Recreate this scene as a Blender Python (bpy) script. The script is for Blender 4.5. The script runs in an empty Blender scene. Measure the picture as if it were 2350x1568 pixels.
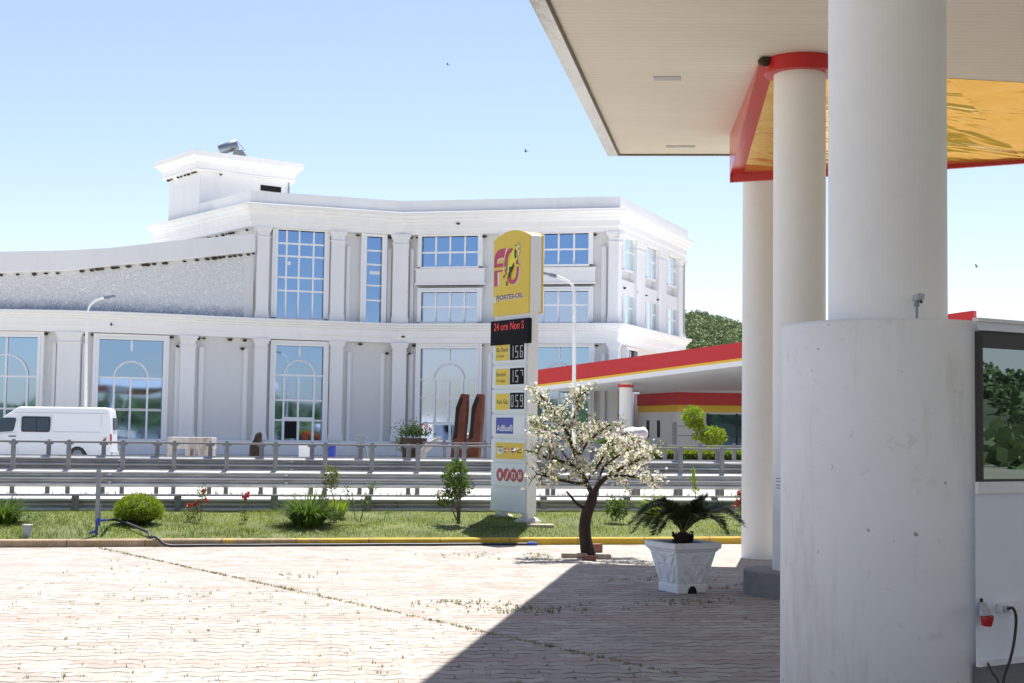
import bpy, bmesh, math, random
from mathutils import Vector, Matrix, Euler, noise
random.seed(7)
S = bpy.context.scene
COL = S.collection
R = math.radians
V = Vector

# ------------------------------------------------------------------ camera
FD, CX, CY = 50 / 36 * 2350, 1175.0, 784.0
PITCH, ROLL, CH = math.atan(201 / FD), 0.014, 1.68
CM = Matrix.Rotation(R(90) + PITCH, 3, 'X') @ Matrix.Rotation(ROLL, 3, 'Z')
cd = bpy.data.cameras.new('camera'); cam = bpy.data.objects.new('camera', cd); COL.objects.link(cam)
cam.location = (0, 0, CH); cam.rotation_euler = CM.to_euler()
cd.lens = 50; cd.sensor_width = 36; cd.clip_start = 0.1; cd.clip_end = 6000
S.camera = cam
C0 = V((0, 0, CH))

def ray(px, py):
    return CM @ V(((px - CX) / FD, -(py - CY) / FD, -1))
def P(px, py, Y):
    w = ray(px, py); return C0 + w * (Y / w.y)
def G(px, py, z=0.0):
    w = ray(px, py); return C0 + w * ((z - CH) / w.z)
def HZ(px): return 985 + ROLL * (px - CX)
MS = 0.23                                       # slope of the road axis against the camera's x axis
def LZ(px, zc): return zc / (1 - MS * (px - CX) / FD)
def site(x, zc, z=0.0): return V((x, zc + MS * x, z))

# ------------------------------------------------------------------ materials
def nodes(name):
    m = bpy.data.materials.new(name); m.use_nodes = True
    nt = m.node_tree
    return m, nt, nt.nodes['Principled BSDF']
def N(nt, t, **kw):
    n = nt.nodes.new(t)
    for k, v in kw.items():
        if k in n.inputs.keys(): n.inputs[k].default_value = v
        else: setattr(n, k, v)
    return n
def ramp(nt, src, stops):
    r = nt.nodes.new('ShaderNodeValToRGB'); e = r.color_ramp.elements
    while len(e) < len(stops): e.new(0.5)
    for el, (p, c) in zip(e, stops):
        el.position = p; el.color = (c, c, c, 1) if not isinstance(c, tuple) else (*c[:3], 1)
    nt.links.new(src, r.inputs[0]); return r.outputs[0]
def coord(nt, scale=(1, 1, 1), rot=(0, 0, 0)):
    t = nt.nodes.new('ShaderNodeTexCoord'); mp = nt.nodes.new('ShaderNodeMapping')
    mp.inputs['Scale'].default_value = scale; mp.inputs['Rotation'].default_value = rot
    nt.links.new(t.outputs['Object'], mp.inputs[0]); return mp.outputs[0]
def mix(nt, fac, a, b, mode='MIX'):
    m = nt.nodes.new('ShaderNodeMix'); m.data_type = 'RGBA'; m.blend_type = mode
    for i, v in ((0, fac), (6, a), (7, b)):
        if isinstance(v, (int, float)): m.inputs[i].default_value = v
        elif isinstance(v, tuple): m.inputs[i].default_value = (*v[:3], 1)
        else: nt.links.new(v, m.inputs[i])
    return m.outputs[2]
def math_(nt, op, a, b=None, c=None):
    m = nt.nodes.new('ShaderNodeMath'); m.operation = op
    for i, v in enumerate((a, b, c)):
        if v is None: continue
        if isinstance(v, (int, float)): m.inputs[i].default_value = v
        else: nt.links.new(v, m.inputs[i])
    return m.outputs[0]
def bump(nt, b, h, strength=0.3, dist=0.02):
    n = nt.nodes.new('ShaderNodeBump'); n.inputs['Strength'].default_value = strength; n.inputs['Distance'].default_value = dist
    nt.links.new(h, n.inputs['Height']); nt.links.new(n.outputs[0], b.inputs['Normal'])

def mat(name, col, rough=0.6, metal=0.0, var=0.1, scale=3.0, stretch=(1, 1, 1), bmp=0.0, dirt=None, dirt_amt=0.5, dscale=1.0, dstretch=(1, 1, 1), spec=0.5):
    m, nt, b = nodes(name)
    nz = N(nt, 'ShaderNodeTexNoise', Scale=scale, Detail=5.0, Roughness=0.6)
    nt.links.new(coord(nt, stretch), nz.inputs['Vector'])
    lo = tuple(c * (1 - var) for c in col); hi = tuple(min(1, c * (1 + var)) for c in col)
    c = ramp(nt, nz.outputs[0], [(0.3, lo), (0.7, hi)])
    if dirt:
        d = N(nt, 'ShaderNodeTexNoise', Scale=dscale, Detail=6.0, Roughness=0.65)
        nt.links.new(coord(nt, dstretch), d.inputs['Vector'])
        f = math_(nt, 'MULTIPLY', ramp(nt, d.outputs[0], [(0.5, 0.0), (0.72, 1.0)]), dirt_amt)
        c = mix(nt, f, c, dirt)
    nt.links.new(c, b.inputs['Base Color'])
    b.inputs['Roughness'].default_value = rough; b.inputs['Metallic'].default_value = metal
    b.inputs['Specular IOR Level'].default_value = spec
    if bmp: bump(nt, b, nz.outputs[0], bmp, 0.02)
    return m

M = {}
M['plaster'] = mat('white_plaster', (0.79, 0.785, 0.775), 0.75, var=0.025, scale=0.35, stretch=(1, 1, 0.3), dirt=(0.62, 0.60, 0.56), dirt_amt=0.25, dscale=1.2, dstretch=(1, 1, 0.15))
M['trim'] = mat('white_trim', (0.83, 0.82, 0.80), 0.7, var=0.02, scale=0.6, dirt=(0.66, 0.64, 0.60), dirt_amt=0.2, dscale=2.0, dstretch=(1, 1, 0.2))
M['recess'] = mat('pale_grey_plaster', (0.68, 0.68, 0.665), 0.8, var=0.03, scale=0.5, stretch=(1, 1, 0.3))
M['frame'] = mat('white_window_frame', (0.82, 0.82, 0.82), 0.4, var=0.01)
M['column'] = mat('white_column_paint', (0.88, 0.87, 0.845), 0.5, var=0.02, scale=1.0, stretch=(1, 1, 0.4), dirt=(0.60, 0.57, 0.52), dirt_amt=0.10, dscale=9, dstretch=(1, 1, 0.8))
M['plinthgrey'] = mat('grey_painted_concrete', (0.22, 0.22, 0.22), 0.8, var=0.1, scale=8)
M['soffit_edge'] = mat('brown_edge', (0.16, 0.12, 0.08), 0.7)
M['red'] = mat('red_panel', (0.55, 0.018, 0.02), 0.35, var=0.05)
M['redglossy'] = mat('glossy_red_panel', (0.55, 0.03, 0.025), 0.22, var=0.1, scale=2)
M['yellow'] = mat('yellow_panel', (0.80, 0.50, 0.03), 0.4, var=0.03)
M['signyellow'] = mat('yellow_sign_face', (0.76, 0.52, 0.02), 0.3, var=0.03)
M['white'] = mat('white_paint', (0.80, 0.80, 0.80), 0.4, var=0.015)
M['signwhite'] = mat('white_sign_face', (0.72, 0.76, 0.78), 0.3, var=0.02)
M['vanwhite'] = mat('white_van_paint', (0.78, 0.79, 0.81), 0.22, var=0.01)
M['black'] = mat('black_plastic', (0.015, 0.015, 0.018), 0.4)
M['ledblack'] = mat('matt_black_board', (0.012, 0.012, 0.014), 0.8, spec=0.15)
M['blackglass'] = mat('dark_glass', (0.02, 0.028, 0.035), 0.05, spec=0.9)
M['dark'] = mat('dark_opening', (0.006, 0.006, 0.008), 0.9)
M['rubber'] = mat('black_rubber', (0.02, 0.02, 0.02), 0.85)
M['galv'] = mat('galvanised_steel', (0.44, 0.44, 0.44), 0.5, 0.35, var=0.2, scale=4, stretch=(0.4, 0.4, 3), dirt=(0.23, 0.22, 0.20), dirt_amt=0.5, dscale=3, dstretch=(0.5, 0.5, 3))
M['galvpost'] = mat('galvanised_post', (0.19, 0.19, 0.195), 0.6, 0.3, var=0.2, scale=6)
M['steel'] = mat('grey_steel', (0.22, 0.25, 0.28), 0.4, 0.6, var=0.15, scale=5)
M['railtube'] = mat('dull_rail_tube', (0.13, 0.13, 0.14), 0.7)
M['lampwhite'] = mat('white_lamp_pole', (0.80, 0.80, 0.80), 0.5)
M['rust'] = mat('rusty_steel', (0.11, 0.028, 0.012), 0.85, var=0.4, scale=2.5, bmp=0.2, dirt=(0.03, 0.012, 0.008), dirt_amt=0.7, dscale=1.5)
M['nest'] = mat('dark_mud', (0.05, 0.038, 0.022), 0.95, var=0.4, scale=20, bmp=0.5)
M['bark'] = mat('dark_bark', (0.035, 0.022, 0.014), 0.9, var=0.5, scale=14, stretch=(1, 1, 0.2), bmp=0.6)
M['stem'] = mat('plant_stem', (0.10, 0.085, 0.04), 0.8)
M['stone'] = mat('weathered_stone', (0.36, 0.30, 0.23), 0.9, var=0.3, scale=6, bmp=0.4)
M['brick'] = mat('red_brick', (0.24, 0.10, 0.07), 0.9, var=0.3, scale=9, bmp=0.3)
M['planter'] = mat('white_painted_planter', (0.82, 0.84, 0.86), 0.55, var=0.04, scale=5, dirt=(0.45, 0.43, 0.40), dirt_amt=0.3, dscale=7)
M['soil'] = mat('dark_soil', (0.03, 0.022, 0.015), 0.95, var=0.4, scale=20, bmp=0.5)
M['blue'] = mat('blue_plastic', (0.02, 0.05, 0.35), 0.4)
M['adblue'] = mat('deep_blue_panel', (0.018, 0.03, 0.36), 0.35)
M['hose'] = mat('black_hose', (0.035, 0.035, 0.04), 0.5)
M['greybox'] = mat('grey_metal_box', (0.42, 0.44, 0.47), 0.5)
M['slabgrey'] = mat('blue_grey_slab', (0.22, 0.25, 0.30), 0.7)
M['driftwood'] = mat('grey_driftwood', (0.36, 0.33, 0.30), 0.85, var=0.3, scale=8)
M['concrete'] = mat('pale_concrete', (0.48, 0.46, 0.42), 0.9, var=0.15, scale=4, bmp=0.2)
M['kiosk'] = mat('white_sandwich_panel', (0.80, 0.83, 0.90), 0.4, var=0.02, scale=1)
M['kioskframe'] = mat('dark_brown_frame', (0.05, 0.043, 0.04), 0.5)
M['wrap'] = mat('pale_wrapping_foil', (0.58, 0.54, 0.55), 0.45, var=0.12, scale=5, bmp=0.5, dirt=(0.52, 0.30, 0.31), dirt_amt=0.9, dscale=1.8)
M['tablestone'] = mat('banded_stone', (0.55, 0.50, 0.45), 0.8, var=0.3, scale=1.6, stretch=(3, 1, 0.4), dirt=(0.16, 0.10, 0.07), dirt_amt=0.9, dscale=1.1, dstretch=(2, 1, 0.3))
M['skin'] = mat('skin', (0.32, 0.18, 0.12), 0.6)
M['cloth'] = mat('dark_clothing', (0.03, 0.032, 0.04), 0.9)
M['segment'] = mat('pale_digit_segment', (0.48, 0.52, 0.50), 0.5)
M['logored'] = mat('logo_red', (0.50, 0.03, 0.07), 0.4, var=0.03)
M['logowhite'] = mat('logo_white', (0.80, 0.74, 0.70), 0.4, var=0.02)
M['logoyellow'] = mat('logo_bright_yellow', (0.80, 0.72, 0.02), 0.4, var=0.02)
M['logodark'] = mat('logo_dark_red', (0.12, 0.02, 0.04), 0.4)
M['iconred'] = mat('icon_red', (0.42, 0.012, 0.02), 0.4)
M['ink'] = mat('black_ink', (0.012, 0.012, 0.012), 0.5)
M['maestroblue'] = mat('card_blue', (0.05, 0.06, 0.35), 0.4)
M['cardorange'] = mat('card_orange', (0.75, 0.30, 0.10), 0.4)
M['petalpink'] = mat('pink_petal', (0.60, 0.10, 0.14), 0.6, var=0.3, scale=30)
M['petalred'] = mat('coral_petal', (0.62, 0.06, 0.07), 0.6, var=0.3, scale=30)
M['silver'] = mat('silver_lip', (0.60, 0.58, 0.56), 0.25, 0.8, var=0.15, scale=2, stretch=(1, 1, 1), bmp=0.6)
M['solarpanel'] = mat('grey_solar_panel', (0.20, 0.22, 0.20), 0.3)

def foliage(name, a, b, scale=9.0, trans=0.35, rough=0.55):
    m, nt, bs = nodes(name)
    nz = N(nt, 'ShaderNodeTexNoise', Scale=scale, Detail=3.0)
    nt.links.new(coord(nt), nz.inputs['Vector'])
    c = ramp(nt, nz.outputs[0], [(0.35, a), (0.65, b)])
    nt.links.new(c, bs.inputs['Base Color']); bs.inputs['Roughness'].default_value = rough; bs.inputs['Specular IOR Level'].default_value = 0.12
    tr = nt.nodes.new('ShaderNodeBsdfTranslucent'); nt.links.new(c, tr.inputs[0])
    ms = nt.nodes.new('ShaderNodeMixShader'); ms.inputs[0].default_value = trans
    out = nt.nodes['Material Output']
    nt.links.new(bs.outputs[0], ms.inputs[1]); nt.links.new(tr.outputs[0], ms.inputs[2]); nt.links.new(ms.outputs[0], out.inputs[0])
    return m
M['leaf'] = foliage('green_leaves', (0.06, 0.11, 0.018), (0.15, 0.24, 0.035))
M['leafdark'] = foliage('dark_green_leaves', (0.025, 0.055, 0.014), (0.07, 0.12, 0.03))
M['leafyellow'] = foliage('yellow_green_leaves', (0.16, 0.24, 0.02), (0.34, 0.42, 0.04), trans=0.4)
M['leafolive'] = foliage('olive_leaves', (0.10, 0.11, 0.03), (0.21, 0.23, 0.055))
M['cycad'] = foliage('dark_cycad_fronds', (0.03, 0.055, 0.02), (0.075, 0.115, 0.04), trans=0.15, rough=0.4)
M['rib'] = mat('pale_frond_rib', (0.22, 0.24, 0.11), 0.5)
M['grass'] = foliage('lawn_grass', (0.075, 0.15, 0.008), (0.26, 0.31, 0.035), scale=0.9, trans=0.3)
M['drygrass'] = foliage('dry_weeds', (0.12, 0.12, 0.04), (0.34, 0.30, 0.13), scale=4, trans=0.3)
M['blossom'] = foliage('cream_blossoms', (0.72, 0.68, 0.56), (0.88, 0.85, 0.76), scale=5, trans=0.5)
M['forest'] = foliage('forest_leaves', (0.085, 0.13, 0.05), (0.21, 0.27, 0.11), scale=0.35, trans=0.2)

def glass(name, tint, rough=0.03, wob=0.02, scale=0.25):
    m, nt, b = nodes(name)
    b.inputs['Base Color'].default_value = (*tint, 1); b.inputs['Metallic'].default_value = 1.0; b.inputs['Roughness'].default_value = rough
    nz = N(nt, 'ShaderNodeTexNoise', Scale=scale, Detail=1.0); nt.links.new(coord(nt), nz.inputs['Vector'])
    bump(nt, b, nz.outputs[0], wob, 1.0)
    return m
M['glassblue'] = glass('blue_mirror_glazing', (0.24, 0.36, 0.56))
M['glassmid'] = glass('pale_blue_glazing', (0.30, 0.43, 0.62))
M['glassgrey'] = glass('grey_blue_glazing', (0.44, 0.50, 0.62), 0.12)
M['glassmint'] = glass('pale_mint_glazing', (0.74, 0.84, 0.86), 0.22)
M['glassdark'] = glass('dark_shop_glazing', (0.10, 0.15, 0.25))
M['glasskiosk'] = glass('kiosk_window_glazing', (0.22, 0.27, 0.30), 0.01, 0.0)

def mural():
    m, nt, b = nodes('grey_leaf_relief')
    co = coord(nt)
    d = N(nt, 'ShaderNodeTexNoise', Scale=1.6, Detail=2.0); nt.links.new(co, d.inputs['Vector'])
    v = nt.nodes.new('ShaderNodeVectorMath'); v.operation = 'MULTIPLY_ADD'
    nt.links.new(d.outputs['Color'], v.inputs[0]); v.inputs[1].default_value = (1.6, 1.6, 1.6); nt.links.new(co, v.inputs[2])
    w = N(nt, 'ShaderNodeTexWave', Scale=2.1, Distortion=9.0, Detail=2.0); w.inputs['Detail Scale'].default_value = 2.2
    nt.links.new(v.outputs[0], w.inputs['Vector'])
    vo = N(nt, 'ShaderNodeTexVoronoi', Scale=4.2); vo.feature = 'DISTANCE_TO_EDGE'; nt.links.new(v.outputs[0], vo.inputs['Vector'])
    f = math_(nt, 'MULTIPLY', ramp(nt, w.outputs[0], [(0.35, 0.0), (0.6, 1.0)]), ramp(nt, vo.outputs[0], [(0.02, 0.0), (0.09, 1.0)]))
    c = mix(nt, f, (0.64, 0.64, 0.635), (0.84, 0.84, 0.83))
    # darker bluish-grey towards the foot of the panel, with a ragged upper edge
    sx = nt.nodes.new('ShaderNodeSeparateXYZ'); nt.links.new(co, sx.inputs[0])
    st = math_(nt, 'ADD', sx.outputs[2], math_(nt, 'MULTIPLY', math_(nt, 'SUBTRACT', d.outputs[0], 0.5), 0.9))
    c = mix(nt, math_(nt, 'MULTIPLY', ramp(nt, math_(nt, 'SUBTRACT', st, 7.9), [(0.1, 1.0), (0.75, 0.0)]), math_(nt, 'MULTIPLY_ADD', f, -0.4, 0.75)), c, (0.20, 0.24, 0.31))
    nt.links.new(c, b.inputs['Base Color']); b.inputs['Roughness'].default_value = 0.85
    bump(nt, b, f, 0.5, 0.05)
    return m
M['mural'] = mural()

def soffit():
    m, nt, b = nodes('cream_slatted_soffit')
    co = coord(nt, (1, 1, 1), (0, 0, 0))
    sx = nt.nodes.new('ShaderNodeSeparateXYZ'); nt.links.new(co, sx.inputs[0])
    t = math_(nt, 'MULTIPLY_ADD', sx.outputs[0], 0.04, sx.outputs[1])
    fr = math_(nt, 'FRACT', math_(nt, 'MULTIPLY', t, 8.5))
    line = math_(nt, 'LESS_THAN', fr, 0.13)
    nz = N(nt, 'ShaderNodeTexNoise', Scale=0.8, Detail=5.0, Roughness=0.7); nt.links.new(coord(nt, (0.35, 1.2, 1)), nz.inputs['Vector'])
    n2 = N(nt, 'ShaderNodeTexNoise', Scale=2.4, Detail=4.0, Roughness=0.7); nt.links.new(coord(nt, (0.5, 6, 1)), n2.inputs['Vector'])
    base = ramp(nt, nz.outputs[0], [(0.3, (0.80, 0.73, 0.63)), (0.7, (0.86, 0.80, 0.71))])
    c = mix(nt, math_(nt, 'MULTIPLY', line, 0.16), base, (0.35, 0.29, 0.22))
    sp = math_(nt, 'MULTIPLY', ramp(nt, n2.outputs[0], [(0.69, 0.0), (0.75, 1.0)]), 0.6)
    c = mix(nt, math_(nt, 'MULTIPLY', sp, math_(nt, 'LESS_THAN', fr, 0.4)), c, (0.20, 0.16, 0.12))
    nt.links.new(c, b.inputs['Base Color']); b.inputs['Roughness'].default_value = 0.6
    bump(nt, b, ramp(nt, fr, [(0.0, 0.0), (0.15, 1.0), (0.9, 1.0), (1.0, 0.0)]), 0.4, 0.012)
    return m
M['soffit'] = soffit()

def goldpanel():
    m, nt, b = nodes('shiny_golden_panel')
    b.inputs['Base Color'].default_value = (0.90, 0.56, 0.13, 1); b.inputs['Metallic'].default_value = 0.65; b.inputs['Roughness'].default_value = 0.13
    nz = N(nt, 'ShaderNodeTexNoise', Scale=1.0, Detail=3.0, Distortion=0.6); nt.links.new(coord(nt, (0.5, 2.4, 4.0), (0, 0.08, 0)), nz.inputs['Vector'])
    bump(nt, b, nz.outputs[0], 0.42, 0.12)
    return m
M['gold'] = goldpanel()

def paving():
    m, nt, b = nodes('interlocking_pavers')
    co = coord(nt, (1, 1, 1), (0, 0, -R(7)))
    s = nt.nodes.new('ShaderNodeSeparateXYZ'); nt.links.new(co, s.inputs[0])
    x, y = s.outputs[0], s.outputs[1]
    dz = N(nt, 'ShaderNodeTexNoise', Scale=0.7, Detail=2.0); nt.links.new(co, dz.inputs['Vector'])
    wob = math_(nt, 'MULTIPLY', math_(nt, 'SUBTRACT', dz.outputs[0], 0.5), 0.10)
    tri = math_(nt, 'PINGPONG', x, 0.12)
    y2 = math_(nt, 'ADD', math_(nt, 'MULTIPLY_ADD', tri, 0.5, y), wob)
    row = math_(nt, 'DIVIDE', y2, 0.17); fr = math_(nt, 'FRACT', row)
    col_ = math_(nt, 'ADD', math_(nt, 'DIVIDE', x, 0.24), math_(nt, 'MULTIPLY', math_(nt, 'FLOOR', row), 0.5)); fx = math_(nt, 'FRACT', col_)
    cb = nt.nodes.new('ShaderNodeCombineXYZ'); nt.links.new(math_(nt, 'FLOOR', col_), cb.inputs[0]); nt.links.new(math_(nt, 'FLOOR', row), cb.inputs[1])
    wn = nt.nodes.new('ShaderNodeTexWhiteNoise'); wn.noise_dimensions = '2D'; nt.links.new(cb.outputs[0], wn.inputs['Vector'])
    jn = N(nt, 'ShaderNodeTexNoise', Scale=4.0, Detail=4.0, Roughness=0.7); nt.links.new(coord(nt, (0.8, 3.0, 1), (0, 0, -R(7))), jn.inputs['Vector'])
    jm = ramp(nt, jn.outputs[0], [(0.44, 0.10), (0.54, 1.0)])
    jh = ramp(nt, math_(nt, 'ABSOLUTE', math_(nt, 'SUBTRACT', fr, 0.5)), [(0.36, 0.0), (0.44, 1.0)])
    jv = math_(nt, 'MULTIPLY', ramp(nt, math_(nt, 'ABSOLUTE', math_(nt, 'SUBTRACT', fx, 0.5)), [(0.465, 0.0), (0.485, 1.0)]), 0.45)
    joint = math_(nt, 'MULTIPLY', math_(nt, 'MAXIMUM', jh, jv), jm)
    brick = mix(nt, wn.outputs['Value'], (0.405, 0.385, 0.35), (0.295, 0.273, 0.243))
    brick = mix(nt, math_(nt, 'MULTIPLY', joint, 0.9), brick, (0.055, 0.045, 0.035))
    nz = N(nt, 'ShaderNodeTexNoise', Scale=1.3, Detail=8.0, Roughness=0.7); nt.links.new(co, nz.inputs['Vector'])
    n3 = N(nt, 'ShaderNodeTexNoise', Scale=0.22, Detail=5.0, Roughness=0.6); nt.links.new(co, n3.inputs['Vector'])
    c = mix(nt, 0.5, brick, ramp(nt, nz.outputs[0], [(0.3, (0.40, 0.37, 0.34)), (0.7, (0.60, 0.57, 0.53))]), 'OVERLAY')
    # rows of reddish pavers
    band = math_(nt, 'LESS_THAN', math_(nt, 'MODULO', math_(nt, 'ADD', y2, 100.0 - 11.18), 2.36), 0.25)
    bm = math_(nt, 'MULTIPLY', band, ramp(nt, nz.outputs[0], [(0.25, 0.15), (0.6, 0.85)]))
    bm = math_(nt, 'MULTIPLY', bm, ramp(nt, n3.outputs[0], [(0.3, 0.35), (0.6, 1.0)]))
    c = mix(nt, math_(nt, 'MULTIPLY', bm, 0.45), c, (0.36, 0.17, 0.14))
    # scattered pink single pavers
    vo = N(nt, 'ShaderNodeTexVoronoi', Scale=5.0); nt.links.new(co, vo.inputs['Vector'])
    pk = math_(nt, 'MULTIPLY', ramp(nt, wn.outputs['Value'], [(0.6, 0.0), (0.85, 0.18)]), ramp(nt, n3.outputs[0], [(0.4, 0.2), (0.6, 1.0)]))
    c = mix(nt, pk, c, (0.42, 0.33, 0.29))
    # dirt streaks
    n4 = N(nt, 'ShaderNodeTexNoise', Scale=0.9, Detail=6.0, Roughness=0.7); nt.links.new(coord(nt, (0.5, 1.6, 1), (0, 0, -R(7))), n4.inputs['Vector'])
    c = mix(nt, math_(nt, 'MULTIPLY', ramp(nt, n4.outputs[0], [(0.58, 0.0), (0.75, 1.0)]), 0.25), c, (0.17, 0.15, 0.13))
    nt.links.new(c, b.inputs['Base Color']); b.inputs['Roughness'].default_value = 0.9
    bump(nt, b, joint, -0.6, 0.008)
    return m
M['paving'] = paving()
M['asphalt'] = mat('pale_asphalt', (0.44, 0.43, 0.40), 0.9, var=0.12, scale=2.0, stretch=(1, 3, 1))
M['apron'] = mat('pale_ground', (0.48, 0.46, 0.42), 0.95, var=0.15, scale=0.6)
M['ground'] = mat('dry_earth', (0.24, 0.22, 0.15), 0.95, var=0.2, scale=0.15)
M['earth'] = mat('lawn_soil', (0.10, 0.115, 0.03), 0.95, var=0.35, scale=1.4, bmp=0.3)
M['hill'] = mat('scrub_hill', (0.06, 0.075, 0.035), 0.95, var=0.4, scale=0.05)

def pillarmat():
    m, nt, b = nodes('stained_white_concrete')
    n1 = N(nt, 'ShaderNodeTexNoise', Scale=1.1, Detail=7.0, Roughness=0.65); nt.links.new(coord(nt, (1, 1, .8)), n1.inputs['Vector'])
    c = ramp(nt, n1.outputs[0], [(0.3, (0.82, 0.81, 0.78)), (0.68, (0.91, 0.915, 0.91))])
    def layer(c, sc, st, lo, hi, amt, col, det=7.0):
        n = N(nt, 'ShaderNodeTexNoise', Scale=sc, Detail=det, Roughness=0.7); nt.links.new(coord(nt, st), n.inputs['Vector'])
        return mix(nt, math_(nt, 'MULTIPLY', ramp(nt, n.outputs[0], [(lo, 0.0), (hi, 1.0)]), amt), c, col)
    c = layer(c, 5.0, (1, 1, .16), .52, .74, .40, (0.42, 0.37, 0.29))       # run-off streaks
    c = layer(c, 9.0, (1, 1, 1), .60, .72, .35, (0.50, 0.48, 0.44))         # blotches
    c = layer(c, 22.0, (.25, .25, 3.0), .62, .74, .22, (0.44, 0.42, 0.40))  # trowel scratches
    c = layer(c, 14.0, (1, 1, 1), .71, .75, .7, (0.20, 0.18, 0.15), 2.0)    # specks
    nt.links.new(c, b.inputs['Base Color']); b.inputs['Roughness'].default_value = 0.8
    n5 = N(nt, 'ShaderNodeTexNoise', Scale=30.0, Detail=4.0); nt.links.new(coord(nt), n5.inputs['Vector']); bump(nt, b, n5.outputs[0], 0.12, 0.01)
    return m
M['pillar'] = pillarmat()

def kerbmat():
    m, nt, b = nodes('worn_yellow_kerb')
    co = coord(nt); s = nt.nodes.new('ShaderNodeSeparateXYZ'); nt.links.new(co, s.inputs[0])
    nz = N(nt, 'ShaderNodeTexNoise', Scale=3.0, Detail=6.0, Roughness=0.75); nt.links.new(co, nz.inputs['Vector'])
    g = math_(nt, 'MULTIPLY_ADD', s.outputs[0], 0.22, 1.15)
    f = math_(nt, 'ADD', g, math_(nt, 'MULTIPLY', math_(nt, 'SUBTRACT', nz.outputs[0], 0.5), 2.6))
    f = ramp(nt, f, [(0.35, 0.0), (0.65, 1.0)])
    base = ramp(nt, nz.outputs[0], [(0.3, (0.22, 0.15, 0.08)), (0.7, (0.48, 0.37, 0.24))])
    yel = ramp(nt, nz.outputs[0], [(0.3, (0.38, 0.25, 0.03)), (0.7, (0.58, 0.39, 0.045))])
    c = mix(nt, f, base, yel)
    fr = math_(nt, 'LESS_THAN', math_(nt, 'FRACT', s.outputs[0]), 0.015)
    c = mix(nt, math_(nt, 'MULTIPLY', fr, 0.7), c, (0.05, 0.04, 0.03))
    nt.links.new(c, b.inputs['Base Color']); b.inputs['Roughness'].default_value = 0.85; bump(nt, b, nz.outputs[0], 0.4, 0.02)
    return m
M['kerb'] = kerbmat()

def ledmat():
    m, nt, b = nodes('red_led'); b.inputs['Base Color'].default_value = (0.3, 0.01, 0.01, 1)
    b.inputs['Emission Color'].default_value = (0.8, 0.03, 0.02, 1); b.inputs['Emission Strength'].default_value = 0.22
    return m
M['led'] = ledmat()

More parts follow.
